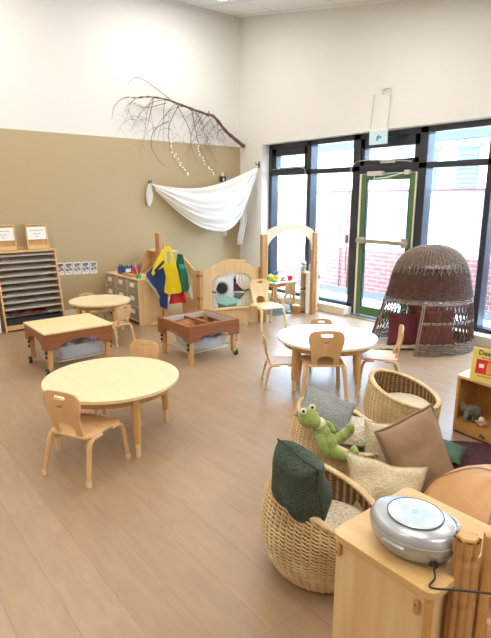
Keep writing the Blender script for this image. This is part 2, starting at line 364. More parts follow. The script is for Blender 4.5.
struct(MB().box(-4.63, -3.60, 5.555, 5.85, 0, .02, bev=.004), 'trim_2', M['steel'])

# ---------------------------------------------------------------- outside
struct(MB().box(-30, 20, 5.86, 40, -.25, -.12), 'ground', 'snow')
struct(MB().box(-20, 12, 7.35, 7.95, -.12, -.11), 'path', 'asphalt')
bw = empty('boundary_wall', (-4, 8.1, -.12), 0, 'low brick wall outside the windows, red below, pale above with overexposure painted in', 'wall')
MB().box(-16, 16, -.1, .1, 0, .78).build('brick_base', 'brick', bw)
MB().box(-16, 16, -.08, .1, .78, 1.86).build('upper_panel', 'brick_overexposed', bw)
MB().box(-16, 16, -.12, .12, 1.86, 1.89).build('coping', mat('coping', s2l('7A4044'), .7), bw)
MB().tube(cat_rom([(-6, -.13, 1.86), (-3.4, -.13, 1.86), (-3.0, -.13, 1.84), (-2.86, -.13, 1.72), (-2.84, -.13, 1.2), (-2.84, -.13, 0)], 6), .014, 6).tube([(-2.84, -.13, 1.3), (-2.6, -.13, 1.3)], .012, 6).tube([(-2.84, -.13, .6), (-2.6, -.13, .6)], .012, 6).tube([(-2.6, -.13, 1.86), (-2.62, -.13, 0)], .014, 6).build('red_pipe_rail', mat('redpipe', s2l('80484C'), .6), bw, smooth=True)
hb = empty('house', (-5.5, 12.5, -.12), 0, 'pale house across the yard with shuttered windows, beyond the brick wall', 'house')
MB().box(-8, 10, 0, 4, 0, 3.15).build('house_wall', mat('render', (.86, .86, .88), .9), hb)
MB().box(-8.2, 10.2, -.3, 4, 3.15, 3.4).build('eave', mat('eave', s2l('4A5560'), .7), hb)
for x in (-2.35, -1.26, 1.6):
    f_ = MB().box(x-.28, x+.28, -.05, .02, 1.85, 2.95).build('house_window', mat('shutter', s2l('55626A'), .6), hb)
    b = MB()
    for k in range(9): b.box(x-.25, x+.25, -.07, -.04, 1.92+k*.11, 1.97+k*.11)
    b.box(x-.34, x+.34, -.09, 0, 2.95, 3.03); b.build('blind_slats', mat('slats', s2l('66727A'), .6), f_)

# ---------------------------------------------------------------- ceiling light panels
for i, (x, y) in enumerate(PANELS):
    e = empty('ceiling_light', (x, y, ceil_z(x)-.012), 0, 'flush white ceiling light panel, %s' % ('above the corner by the windows' if i == 0 else 'in the ceiling grid nearer the camera'), 'ceiling light', 'light panels in the tiled ceiling')
    e.rotation_euler = (0, math.atan(-SL), 0)
    MB().box(-.3, .3, -.6, .6, -.006, .004).build('diffuser', 'diffuser', e)
    MB().box(-.315, .315, -.615, -.6, -.012, .01).box(-.315, .315, .6, .615, -.012, .01).box(-.315, -.3, -.6, .6, -.012, .01).box(.3, .315, -.6, .6, -.012, .01).build('frame', 'white', e)

# ---------------------------------------------------------------- round tables
def round_table(loc, rad, h, legang, top, label, legr=None):
    t = empty('round_table', (*loc, 0), R(legang), label, 'table', 'round low classroom tables')
    MB().prism(circ(rad, 72), .022, lambda u, v, w_: (u, v, h-.011+w_)).build('tabletop', top, t, bevel=.005, smooth=40)
    MB().prism(circ(rad-.05, 48), .05, lambda u, v, w_: (u, v, h-.047+w_), holes=[circ(rad-.075, 48)]).build('apron', 'edgeply', t, smooth=40)
    lr = legr or rad-.06
    for k in range(4):
        c, s = math.cos(k*PI/2), math.sin(k*PI/2)
        l = MB().tube([(c*(lr-.012), s*(lr-.012), h-.024), (c*(lr-.01), s*(lr-.01), h-.08), (c*lr, s*lr, .12), (c*lr, s*lr, .1)], [.031, .028, .024, .023], 14).build('leg', 'legwood', t, smooth=40)
        MB().tube([(c*lr, s*lr, .1), (c*lr, s*lr, .0)], [.016, .015], 12).build('leg_foot', 'chairpale', l, smooth=40)
        MB().tube([(c*lr, s*lr, .094), (c*lr, s*lr, .102)], .0185, 12).build('band', 'orange', l, smooth=40)
    return t
round_table((-3.145, 1.385), .45, .43, -4, 'ply_top', 'round maple table in the left foreground with two small chairs')
round_table((-2.95, 3.32), .435, .43, -4, 'white_daylit_top', 'round table by the glass door, daylight painted white on its top, four chairs around')
round_table((-5.80, 2.46), .355, .43, 10, 'ply_top', 'smaller round table at the back, between the drawer cabinet and the tan-topped bin table')

# ---------------------------------------------------------------- bentwood chairs
def make_chair(mname='chairwood', mark=False):
    t = empty('child_chair')
    w_, d_, sh = .30, .30, .262
    # seat: u across (y), v along (x, forward)
    def seatf(u, v, w2):
        x = v; dip = -.012*math.exp(-((v+.02)/.1)**2)*(1-(u/.16)**2); roll = -.02*max(0, (v-.1)/.05)**2*.6
        return (x, u, sh+dip+roll+w2)
    MB().prism(rrect(.29, .30, .045, 5), .012, seatf, cuts=[-.1, -.06, -.03, 0, .03, .06, .1]).build('seat', mname, t, bevel=.003, smooth=35)
    # backrest: u across, v up from seat
    out = []
    W0, H0 = .105, .275
    right = [(.098, 0), (.1, .05), (.108, .12), (.123, .18), (.127, .22), (.118, .252), (.095, .272), (.05, .280), (0, .283)]
    rr = cat_rom([(a, c, 0) for a, c in right], 3)
    out = [(p.x, p.y) for p in rr] + [(-p.x, p.y) for p in rr[::-1][1:]]
    slot = rrect(.085, .022, .0105, 5, 0, .246)
    arch = [(.052, .012), (.058, .03)] + [(.058*math.cos(a), .055+.035*math.sin(a)) for a in [PI*i/12 for i in range(13)]] + [(-.058, .03), (-.052, .012)]
    def backf(u, v, w2):
        x = -.135 - .33*max(0, v-.02)*.62 + .9*u*u - .02*math.sin(min(v, .28)/.28*PI)
        return (x+w2, u, sh-.01+v)
    MB().prism(out, .011, backf, holes=[slot, arch], cuts=[-.09, -.06, -.03, 0, .03, .06, .09]).build('backrest', mname, t, bevel=.003, smooth=35)
    for sy in (1, -1):
        y0 = sy*.138
        MB().tube([(.05, y0, sh-.012), (.11, y0, sh-.014), (.135, y0+sy*.002, sh-.03), (.147, y0+sy*.006, sh-.07), (.165, y0+sy*.02, .03)], [.017, .018, .018, .017, .0145], 8, up=(0, 1, 0), flat=.75).build('leg', mname, t, smooth=45)
        MB().tube([(-.04, y0, sh-.012), (-.11, y0, sh-.012), (-.137, y0+sy*.002, sh-.03), (-.15, y0+sy*.006, sh-.07), (-.185, y0+sy*.02, .03)], [.017, .018, .018, .017, .0145], 8, up=(0, 1, 0), flat=.75).build('leg', mname, t, smooth=45)
    for ch in [c for c in t.children if c.name.startswith('leg')]:
        end = Vector((.167 if ch.data.vertices[0].co.x > 0 else -.187, (1 if ch.data.vertices[0].co.y > 0 else -1)*.159, 0))
        MB().tube([end+Vector((0, 0, 0)), end+Vector((-.0025 if end.x > 0 else .0025, 0, .032))], [.0155, .0165], 10).build('foot_cap', 'chairpale', ch, smooth=45)
    if mark:
        b = MB()
        for (dy, dz, ww) in ((-.012, 0, .006), (-.004, .003, .005), (.005, -.001, .007), (.013, .001, .003)):
            b.tube([(backf(dy, .193+dz, -.0065)), (backf(dy+ww, .196+dz, -.0065))], .0022, 5)
        b.tube([backf(-.014, .203, -.0065), backf(-.004, .203, -.0065)], .0016, 5)
        b.build('printed_mark', 'ink', t)
    return t
base = make_chair('chairwood', True); base_pale = make_chair('chairpale', False)
CG = 'small bentwood chairs'
chairs = [
 (-2.85, 1.07, 117, 'w', 'child chair at the near side of the left foreground table, back to the camera'),
 (-3.40, 1.66, -61, 'w', 'bentwood child chair behind the left foreground table, mostly hidden by its top'),
 (-2.79, 3.09, 141, 'w', 'bentwood child chair seen from behind at the daylit table'),
 (-3.165, 2.975, 55, 'w', 'bentwood child chair at the left side of the daylit table, seen in profile'),
 (-2.64, 3.66, 221, 'w', 'bentwood child chair right of the daylit table, nearest the woven hut'),
 (-3.25, 3.60, -39, 'w', 'bentwood child chair on the far side of the daylit table, only its top showing'),
 (-4.80, 4.24, -12, 'p', 'pale bentwood child chair standing alone in front of the arched doorway'),
 (-5.36, 2.44, 197, 'w', 'bentwood child chair at the right of the small back table, beside the drawer cabinet'),
 (-6.16, 2.50, 0, 'p', 'pale child chair behind the small back table, against the tan wall'),
 (-5.40, 5.06, 188, 'w', 'small brown chair tucked at the play table inside the archway'),
]
used = set()
for (x, y, a, k, lab) in chairs:
    src = base if k == 'w' else base_pale
    o = copy_tree(src) if k in used else src; used.add(k)
    o.location = (x, y, 0); o.rotation_euler = (0, 0, R(a)); tag(o, lab, 'chair', CG)
    sc_ = {-5.40: .82, -6.16: .82, -5.36: .85, -3.165: .84, -2.79: 1.12, -3.25: .85, -4.80: 1.12, -2.85: 1.04}.get(x, 1); o.scale = (sc_,)*3

# ---------------------------------------------------------------- sensory tables
def bin_table(cx, cy, lx, ly, h, name, label, lid, wheel_side):
    t = empty(name, (cx, cy, 0), 0, label, 'play table', 'brown wheeled bin tables')
    ap = .15
    def skirt(L):  # outline along u, arch cut
        a = L/2; pts = [(-a, 0), (a, 0), (a, -ap), (a-.07, -ap-.0)]
        pts += [((a-.10)*math.cos(q), -ap+.0+.075*math.sin(q)) for q in [PI*i/16 for i in range(17)]]
        pts += [(-a+.07, -ap), (-a, -ap)]; return pts
    for s in (1, -1):
        MB().prism(skirt(lx), .018, lambda u, v, w_: (u, s*(ly/2-.009)+w_, h-.012+v)).build('skirt', 'brownwood', t, bevel=.002)
        MB().prism(skirt(ly-.036), .018, lambda u, v, w_: (s*(lx/2-.009)+w_, u, h-.012+v)).build('skirt', 'brownwood', t, bevel=.002)
    for sx in (1, -1):
        for sy in (1, -1):
            x, y = sx*(lx/2-.045), sy*(ly/2-.045)
            hz = .05 if sy == wheel_side else 0
            lg = MB().box(x-.022, x+.022, y-.022, y+.022, hz, h-.02, bev=.006).build('leg', 'legwood', t, smooth=40)
            for q in range(2):
                MB().lathe([(.008, 0), (.016, .004), (.016, .014), (.004, .018)], 12, mtx=Matrix.Translation((x+sx*.0, y+sy*.022, h-.19-.045*q)) @ Matrix.Rotation(-sy*PI/2, 4, 'X')).build('knob', 'black', lg, smooth=40)
            if hz:
                MB().lathe([(.012, -.012), (.032, -.012), (.034, -.006), (.034, .006), (.032, .012), (.012, .012)], 18, mtx=Matrix.Translation((x, y+sy*.03, .034)) @ Matrix.Rotation(PI/2, 4, 'X')).build('wheel', 'rubber', lg, smooth=40)
                MB().lathe([(.014, -.014), (.014, .014)], 12, mtx=Matrix.Translation((x, y+sy*.03, .034)) @ Matrix.Rotation(PI/2, 4, 'X')).build('wheel_hub', 'steel', lg, smooth=40)
    b = MB(); z = .115
    b.tube([(-lx/2+.05, -ly/2+.05, z), (lx/2-.05, -ly/2+.05, z), (lx/2-.05, ly/2-.05, z), (-lx/2+.05, ly/2-.05, z)], .005, 6, closed=True)
    for k in range(11):
        x = -lx/2+.06+(lx-.12)*k/10; b.tube([(x, -ly/2+.05, z), (x, ly/2-.05, z)], .0025, 5)
    for k in range(3): yy = -ly/2+.1+(ly-.2)*k/2; b.tube([(-lx/2+.05, yy, z-.005), (lx/2-.05, yy, z-.005)], .003, 5)
    b.build('wire_shelf', 'steel', t, smooth=True)
    if lid:
        MB().box(-lx/2-.006, lx/2+.006, -ly/2-.006, ly/2+.006, h-.012, h+.006, bev=.004).build('lid', 'tantop', t)
    else:
        MB().box(-lx/2+.02, lx/2-.02, -ly/2+.02, ly/2-.02, h-.12, h-.112).build('tray_base', 'brownwood', t)
        fo = rrect(lx, ly, .012, 2); hi = rrect(lx-.07, ly-.07, .02, 3)
        MB().prism(fo, .012, lambda u, v, w_: (u, v, h-.006+w_), holes=[hi]).build('rim', 'brownwood', t, bevel=.002)
        b = MB().box(-lx/2+.03, lx/2-.03, -.008, .004, h-.112, h-.02).build('divider', 'brownwood', t)
        MB().prism(rrect(lx-.072, ly-.072, .02, 3), .06, lambda u, v, w_: (u, v, h-.035+w_), holes=[rrect(lx-.084, ly-.084, .018, 3)]).build('tray_liner', 'sheetgrey', t)
    return t
bin_table(-4.94, 1.75, .60, .66, .41, 'bin_table', 'wheeled brown play table covered with a flat tan lid', True, -1)
bin_table(-4.37, 2.91, .60, .62, .40, 'bin_table', 'open brown wheeled play table with wood chips in its tray', False, 1)
b = MB()
rnd.seed(3)
for k in range(260):
    x, y = rnd.gauss(-.14, .06), rnd.gauss(-.02, .12)
    if abs(x+.14) > .13 or abs(y) > .26: continue
    z = -.108 + .085*math.exp(-((x+.14)/.09)**2-(y/.16)**2)*rnd.random()+.004
    b.ell((x, y, z+.29+.11-.0), (.014, .009, .005), Matrix.Rotation(rnd.random()*6, 4, 'Z') @ Matrix.Rotation(rnd.random(), 4, 'X'), 6, 4)
b.ell((-.14, -.02, .29), (.12, .22, .07), None, 16, 8)
o = b.build('wood_chips', 'chips'); o.location = (-4.37, 2.91, 0); tag(o, 'heap of brown wood chips in the tray of the open play table', 'wood chips', kind='stuff')

def storage_bin(x, y, lx, ly, h, z, rz, label, m='clearbin'):
    t = empty('plastic_bin', (x, y, z), rz, label, 'plastic bin', 'clear bins under the brown tables')
    b = MB()
    def ring(sx, sy, zz): return [(p[0], p[1], zz) for p in rrect(sx, sy, .03, 4)]
    rings = [b._v(ring(lx*.86, ly*.86, 0)), b._v(ring(lx*.96, ly*.96, h*.93)), b._v(ring(lx*1.02, ly*1.02, h*.94)), b._v(ring(lx*1.02, ly*1.02, h))]
    n = len(rings[0]); b.b.faces.new(rings[0][::-1])
    for a, c in zip(rings, rings[1:]):
        for j in range(n): b.b.faces.new((a[j], a[(j+1) % n], c[(j+1) % n], c[j]))
    b.build('tub', m, t, smooth=35)
    b = MB(); s = rnd.random()*9
    b.grid(18, 14, lambda u, v: ((u-.5)*lx*.88, (v-.5)*ly*.88, h*.85+.07*noise.noise(Vector((u*5+s, v*5, s)))+.04*noise.noise(Vector((u*14, v*14+s, 0)))))
    b.build('crumpled_liner', 'liner', t, smooth=True)
    return t
M['liner'] = mat('liner', s2l('D3DDF0'), .3)
storage_bin(-4.92, 1.78, .44, .48, .13, .122, .1, 'clear plastic bin with a crumpled liner under the tan-topped table')
storage_bin(-4.36, 2.93, .42, .46, .11, .122, -.1, 'clear plastic bin with a crumpled liner under the open chip table')

# ---------------------------------------------------------------- tray rack on the left
rk = empty('paper_rack', (-6.97, 1.57, 0), 0, 'tall wooden paper rack with many thin grey trays against the tan wall', 'paper rack')
RW, RH = .745, .955
for s in (0, RW-.02):
    MB().prism([(.0, 0), (.37, 0), (.37, .05), (.20, RH), (0, RH)], .02, lambda u, v, w_: (u, s+.01+w_, v)).build('side_panel', 'birch', rk, bevel=.003)
def rdepth(z): return .37 - .17*(z-.05)/(RH-.05)
MB().box(.0, .012, .02, RW-.02, .05, RH).build('back_panel', 'birch', rk)
MB().box(-.0, .205, -.012, RW+.012, RH, RH+.02, bev=.005).box(-.0, .02, 0, RW, RH+.02, RH+.06, bev=.004).build('top_board', 'birch', rk, smooth=40)
for k in range(10):
    z = .18 + .081*k; d = rdepth(z)-.004
    sh = MB().prism([(.012, .056), (d, 0), (d+.002, .009), (.012, .061)], RW-.04, lambda u, v, w_: (u, RW/2+w_, z+v)).build('tray_shelf', 'sheetgrey', rk)
    for ya in (.022, RW-.075): MB().box(d-.07, d-.055, ya, ya+.053, z+.018, z+.04).build('stop_block', 'brownwood', sh)
MB().box(.012, .355, .02, RW-.02, .06, .078).build('bottom_shelf', 'birch', rk)
MB().box(.33, .36, .02, RW-.02, .02, .06).build('kick_rail', 'birch', rk)
MB().box(.05, .35, .03, RW-.03, .079, .155).build('black_box', 'ink', rk)  # plain black box filling the space below the lowest tray
o = MB().grid(14, 6, lambda u, v: (-6.95+.05+v*.29, 1.61+u*.66, .192+.012*noise.noise(Vector((u*6, v*3, 1)))+.002)).build('green_paper', M['green'], solid=.003, smooth=True); tag(o, 'green paper sheets on the lowest tray of the paper rack', 'paper')
o = MB().grid(14, 6, lambda u, v: (-6.95+.06+v*.27, 1.61+u*.5, .204+.02*noise.noise(Vector((u*6, v*3, 5)))+.004)).build('maroon_paper', mat('maroonpaper', s2l('8A2C3C'), .6), solid=.003, smooth=True); tag(o, 'dark red paper sheets lying over the green ones in the paper rack', 'paper')
def clip_board(y, label, w_=.165, h_=.235, tilt=8):
    t = empty('sign_board', (-6.87, y, RH+.024), 0, label, 'sign board', 'wooden sign boards on the paper rack')
    mt = Matrix.Rotation(R(-tilt), 4, 'Y')
    b = MB().box(-.008, .008, -w_/2, w_/2, 0, h_, mt, bev=.004); b.build('board', 'corkboard', t)
    b = MB(); 
    b.box(.008, .016, -w_/2, -w_/2+.014, 0, h_, mt).box(.008, .016, w_/2-.014, w_/2, 0, h_, mt).box(.008, .016, -w_/2, w_/2, h_-.016, h_, mt).box(.008, .016, -w_/2, w_/2, 0, .05, mt); b.build('frame', 'birch', t)
    c = MB().box(.017, .019, -w_/2+.016, w_/2-.02, .12, .28, mt).build('label_card', 'paper', t)
    b = MB()
    for (zz, ww) in ((.235, .085), (.19, .045), (.155, .02)): b.box(.0191, .0194, -ww, ww, zz, zz+.004, mt)
    b.build('printed_lines', 'ink', c)
clip_board(2.13, 'wooden sign board with a white card, right one on top of the paper rack', .27, .32)
clip_board(1.72, 'wooden sign board with a white card, left one on top of the paper rack', .30, .32)
t = empty('white_cabinet', (-6.6, 1.38, 0), 0, 'white cabinet edge at the far left of the photo beside the paper rack', 'cabinet')
MB().box(-.35, .05, -.3, .13, .02, .52, bev=.005).build('body', 'white', t)
MB().box(.05, .065, -.29, .10, .04, .50, bev=.003).build('door', 'white', t)
# photos on the wall
for i in range(5):
    y = 2.425 + i*.118; z = .685 - .004*i
    t = empty('wall_photo', (XW+.002, y, z), 0, ['small photo card with a dark figure, nearest the paper rack in the wall row', 'small photo card second from the paper rack on the tan wall', 'small photo card in the middle of the row of five on the tan wall', 'small bluish photo card, fourth from the paper rack', 'small photo card at the drawer cabinet end of the wall row'][i], 'photo card', 'photo cards in a row on the tan wall')
    MB().box(0, .003, -.052, .052, -.088, .08).build('card', 'paper', t)
    b = MB().box(.003, .004, -.044, .044, -.04, .066).build('picture', mat('photo%d' % i, s2l(['5E4A4A', '6E6A66', '77767A', '4C6488', '77706E'][i]), .4, var=(30, s2l('D8D4CE'), .45, .6)), t)
    MB().box(.0035, .0045, -.03, .03, -.06, -.055).build('caption_line', 'ink', t)

# ---------------------------------------------------------------- drawer cabinet with nine bins
dc = empty('drawer_cabinet', (-6.90, 3.03, 0), 0, 'low birch cabinet with nine clear label-fronted bins, against the tan wall', 'cabinet')
LX, DY, HH = .99, .34, .60
b = MB().box(0, LX, 0, DY, HH-.02, HH, bev=.004).box(0, .018, .0, DY, .03, HH-.02).box(LX-.018, LX, 0, DY, .0, HH-.02).box(0.018, LX-.018, 0, DY, .04, .058).box(.018, LX-.018, DY-.01, DY, .04, HH-.02)
for k in (1, 2): x = LX*k/3; b.box(x-.009, x+.009, .0, DY-.01, .058, HH-.02)
for k in (1, 2): z = .058+(HH-.078)*k/3; b.box(.018, LX-.018, .004, DY-.01, z-.005, z+.005)
b.build('body', 'birchpanel', dc, bevel=.002)
MB().box(.03, LX-.03, .03, DY-.02, 0, .04).build('plinth', 'black', dc)
for i in range(3):
    for j in range(3):
        x0 = LX*i/3+.02; x1 = LX*(i+1)/3-.02; z0 = .066+(HH-.078)*j/3
        d = MB().box(x0, x1, -.004, DY-.03, z0, z0+.145, bev=.012).build('bin_drawer', 'bin', dc, smooth=40)
        MB().box(x0-.004, x1+.004, -.014, .004, z0+.14, z0+.155, bev=.004).build('drawer_rim', 'bin', d)
        MB().box((x0+x1)/2-.055, (x0+x1)/2+.055, -.009, -.005, z0+.075, z0+.13).build('label', 'paper', d)
        b = MB()
        for q in range(5):
            b.ell((x0+.05+q*.05, .1+.03*rnd.random(), z0+.045), (.04, .05, .035), None, 8, 6)
        b.build('bin_contents', mat('contents%d%d' % (i, j), [(.25, .16, .1), (.2, .2, .22), (.4, .32, .22)][(i+j) % 3], .8), d)
# things on the cabinet
cb = empty('pencil_caddy', (-6.55, 3.17, HH), .1, 'blue caddy full of scissors and pens on the drawer cabinet', 'caddy')
b = MB(); b.box(-.08, .08, -.07, .07, 0, .012)
for (x0, x1, y0, y1) in ((-.08, -.074, -.07, .07), (.074, .08, -.07, .07), (-.08, .08, -.07, -.064), (-.08, .08, .064, .07), (-.003, .003, -.07, .07)): b.box(x0, x1, y0, y1, 0, .10)
b.build('tub', 'caddyblue', cb, bevel=.003)
MB().box(.081, .083, -.04, .04, .03, .075).build('label', 'paper', cb)
for q, (c, x, y, l) in enumerate([('ink', -.05, -.03, .13), ('toyyellow', -.03, .02, .14), ('ink', .0, -.04, .14), ('steel', .03, .03, .13), ('toyblue', .05, -.02, .14), ('toyred', -.055, .04, .13), ('ink', .055, .045, .125)]):
    MB().tube([(x, y, .02), (x*1.4, y*1.3, l)], .006, 6).build('pen', c, cb)
cup = empty('red_cup', (-6.28, 3.2, HH), 0, 'red cup of markers beside the blue caddy on the drawer cabinet', 'cup')
MB().lathe([(.035, 0), (.045, .10), (.041, .10), (.032, .008)], 18).build('cup', 'toyred', cup, smooth=40)
for q in range(6): MB().tube([(.02*math.cos(q), .02*math.sin(q), .02), (.045*math.cos(q), .045*math.sin(q), .15)], .006, 6).build('marker', ['toyred', 'toyblue', 'toyred', 'ink', 'toyred', 'toyblue'][q], cup)
o = MB().box(-6.42, -6.16, 3.06, 3.15, HH, HH+.035, bev=.008).build('wooden_tray', 'shelfwood'); tag(o, 'small wooden block tray at the front edge of the drawer cabinet', 'tray')
g = empty('brush_pot', (-6.05, 3.11, HH), 0, 'green dish holding thin brushes on the drawer cabinet', 'brush pot')
MB().lathe([(.03, 0), (.042, .025), (.03, .045), (.012, .05)], 18).build('dish', 'toygreen', g, smooth=40)
for q, (dx, dy, c) in enumerate([(-.08, -.02, 'toyred'), (-.03, .05, 'ink'), (.05, .03, 'ink'), (.12, .10, 'ink'), (.0, -.04, 'white')]):
    MB().tube([(0, 0, .03), (dx, dy, .17)], .0035, 6).tube([(dx*.95, dy*.95, .162), (dx*1.15, dy*1.15, .2)], [.005, .002], 6).build('brush', c, g)

# dress-up unit with curved top behind the cabinet
hu = empty('dress_up_unit', (-6.75, 3.62, 0), 0, 'birch dress-up unit with curved end, peg rail and mirror behind the drawer cabinet', 'shelf unit')
MB().prism([(0, 0), (.3, 0), (.3, .86), (.25, .9), (.12, .885), (.03, .84), (0, .78)], .02, lambda u, v, w_: (w_, -.1+u, v)).build('side_panel', 'birch', hu, bevel=.003)
MB().box(0, .42, .0, .28, .87, .89, bev=.004).build('top_shelf', 'chairpale', hu)
pr = MB().box(.01, .42, .05, .07, .74, .85).build('peg_rail', 'shelfwood', hu)
for q in range(4): MB().tube([(.07+q*.09, .05, .79), (.07+q*.09, .01, .80)], .008, 8).build('peg', 'legwood', pr)
MB().prism([(.06, .3), (.36, .3), (.36, .62)]+[(.21+.15*math.cos(a), .62+.1*math.sin(a)) for a in [PI*i/12 for i in range(1, 12)]]+[(.06, .62)], .01, lambda u, v, w_: (u, .075+w_, v)).build('mirror', mat('mirror', (.8, .8, .8), .08, metal=1), hu)
MB().box(.01, .42, .08, .09, .05, .87).build('back_panel', 'birchpanel', hu)
ob = MB().box(-6.20, -6.155, 3.46, 3.50, 0, 1.16, bev=.008).box(-6.15, -6.105, 3.46, 3.50, 0, 1.16, bev=.008).build('partition_post', 'postwood', smooth=40); tag(ob, 'tall grooved wooden post beside the drawer cabinet, left of the vests', 'post')

# ---------------------------------------------------------------- coat stand and vests
ct = empty('coat_stand', (-5.72, 3.31, 0), R(-39), 'pale wooden coat stand holding coloured toddler vests', 'coat stand')
MB().box(-.018, .018, -.018, .018, .03, 1.08, bev=.005).build('pole', 'legwood', ct, smooth=40)
for a in range(4):
    MB().tube([(0, 0, .06), (.2*math.cos(a*PI/2+.3), .2*math.sin(a*PI/2+.3), .018)], [.02, .016], 8).build('foot', 'chairwood', ct, smooth=40)
for (a, z) in ((-100, 1.0), (90, .95), (0, .9), (180, .9)):
    MB().tube([(0, 0, z), (.075*math.cos(R(a)), .075*math.sin(R(a)), z+.008)], [.008, .009], 8).build('peg', 'legwood', ct, smooth=40)
def vest(name, m, pts, off, ang, label, cat, seed, amp=.018, holes=(), z0=0, m2=None, pts2=None):
    pts = [(q[0]*1.2+.0, q[1]) for q in pts]; pts2 = pts2 and [(q[0]*1.2, q[1]) for q in pts2]; holes = [[(q[0]*1.2, q[1]) for q in h] for h in holes]
    t = empty(name, (-5.66+off[0], 3.345+off[1], 0), R(ang), label, cat)
    def fn(u, v, w_): return (amp*math.sin(u*38+seed)*(1.1-v)*1.2+.02*math.sin(v*9+seed)+w_+.25*u*u, u*.955, 1.6-(1.6-v)*.955)
    cuts = [-.26+.02*k for k in range(27)]
    MB().prism(pts, .014, fn, holes=holes, cuts=cuts).build('vest_body' if cat == 'vest' else 'cloth', m, t, bevel=.003, smooth=60)
    if pts2: MB().prism(pts2, .02, fn, cuts=cuts).build('trim_band', m2, t, bevel=.003, smooth=60)
    return t
# local y = image right, x = towards the camera
vest('yellow_vest', 'yellow', [(-.04, 1.0), (.02, 1.01), (.055, .86), (.09, .70), (.13, .42), (.11, .385), (-.03, .37), (-.07, .40), (-.04, .60), (-.06, .74), (-.12, .70), (-.18, .62), (-.195, .66), (-.15, .80), (-.10, .90)], (.07, -.04), -39,
     'bright yellow vest hanging at the front of the coat stand', 'vest', 1, holes=[[(-.022, .95), (.012, .95), (.02, .84), (-.0, .76), (-.03, .84)]], m2='navy', pts2=[(-.16, .70), (-.06, .83), (-.045, .80), (-.15, .66)])
vest('blue_vest', 'blue', [(-.10, .86), (-.02, .86), (.01, .60), (-.02, .16), (-.11, .18), (-.12, .36), (-.19, .48), (-.245, .58), (-.235, .64), (-.17, .72)], (.0, -.02), -45,
     'navy blue vest hanging at the left of the coat stand under the yellow one', 'vest', 3, m2='sheetgrey', pts2=[(-.235, .60), (-.14, .44), (-.10, .30), (-.12, .30), (-.155, .42), (-.245, .56)])
vest('green_vest', 'green', [(.04, .90), (.10, .89), (.12, .76), (.15, .60), (.16, .42), (.13, .38), (.07, .40), (.05, .60), (.02, .74)], (.02, .06), -33,
     'green vest with a teal patch hanging at the right of the coat stand', 'vest', 5, m2='teal', pts2=[(.05, .76), (.12, .75), (.13, .69), (.06, .70)])
vest('red_vest', 'red', [(-.03, .50), (.12, .48), (.14, .36), (.17, .24), (-.04, .22), (-.01, .36)], (-.02, .04), -39,
     'red vest showing below the yellow one on the coat stand', 'vest', 7)

# ---------------------------------------------------------------- partitions of the play house
def wallframe(p0, p1):
    d = Vector((p1[0]-p0[0], p1[1]-p0[1], 0)); L_ = d.length; d.normalize(); n_ = Vector((d.y, -d.x, 0))
    return L_, (lambda u, v, w_: Vector((p0[0], p0[1], 0)) + d*u + n_*w_ + Vector((0, 0, v)))
P0, P1 = (-5.32, 3.62), (-5.11, 4.36)
L_, f_ = wallframe(P0, P1)
pn = empty('window_partition', (0, 0, 0), 0, 'birch play-house partition with arched top and a curtained window opening', 'partition')
top = [(L_-L_*k/20, .715+.145*math.sin(PI*k/20)**1.1) for k in range(21)]
hole = [(.12, .235), (.65, .235), (.66, .60), (.59, .66), (.40, .69), (.19, .66), (.12, .60)]
MB().prism([(0, .0), (L_, 0)]+top, .02, f_, holes=[hole]).build('panel', 'birchpanel', pn, bevel=.002)
MB().prism([(.10, .205), (.68, .205), (.68, .23), (.10, .23)], .06, f_).build('window_sill', 'chairpale', pn, bevel=.003)
for s in (0, 1):
    def cf(u, v, s=s):
        tie = .5+.5*math.cos(2*PI*min(1, abs(v-.42)/.5)); wid = (.09, .20)[s]*(1-.62*math.exp(-((v-.40)/.22)**2))
        x0 = .12 if s == 0 else .66; uu = x0+(1 if s == 0 else -1)*wid*u
        if s == 1: uu -= 0
        return f_(uu, .235+.43*v - (.05*u if v > .8 else 0), -.02+.012*math.sin(u*26+s))
    MB().grid(22, 22, cf).build('curtain', 'cardfloral', pn, solid=.004, smooth=True)
    MB().tube([f_((.12, .66)[s]+(.0, 0)[s], .455, -.005), f_((.12, .66)[s]+(.055, -.085)[s], .44, .0)], .009, 6).build('tie_back', 'maroon', pn)
MB().grid(26, 5, lambda u, v: f_(.12+.53*u, .685-.05*v-.035*abs(2*u-1)**2, -.015+.01*math.sin(u*60))).build('valance', 'cardfloral', pn, solid=.004, smooth=True)
def post(x, y, h, label, m='postwood', w_=.03, rz=15):
    t = empty('partition_post', (x, y, 0), R(rz), label, 'post')
    b = MB()
    for s in (-1, 1): b.box(s*w_*.55-w_*.5, s*w_*.55+w_*.5, -w_*.8, w_*.8, 0, h, bev=.006)
    b.build('post', m, t, smooth=40)
    for z in (.06, h*.5, h-.08): MB().box(-w_*1.15, w_*1.15, -w_*.9, w_*.9, z, z+.03, bev=.003).build('connector', 'brownwood', t)
    return t
post(-5.33, 3.575, .735, 'short wooden post at the left end of the curtained partition')
post(-5.10, 4.395, .74, 'short wooden post between the curtained partition and the archway', rz=100)
L2_, f2_ = wallframe((-6.05, 3.78), (-5.36, 3.58))
pn2 = empty('curved_partition', (0, 0, 0), 0, 'birch partition with a sweeping curved top behind the hanging vests', 'partition')
top2 = [(L2_-L2_*k/16, .715+.125*(1-math.cos(PI*k/16))*.5) for k in range(17)]
hole2 = [(.22, .33), (.5, .33), (.5, .56), (.46, .62), (.40, .65), (.28, .65), (.22, .58)]
MB().prism([(0, 0), (L2_, 0)]+top2, .02, f2_, holes=[hole2]).build('panel', 'birchpanel', pn2, bevel=.002)
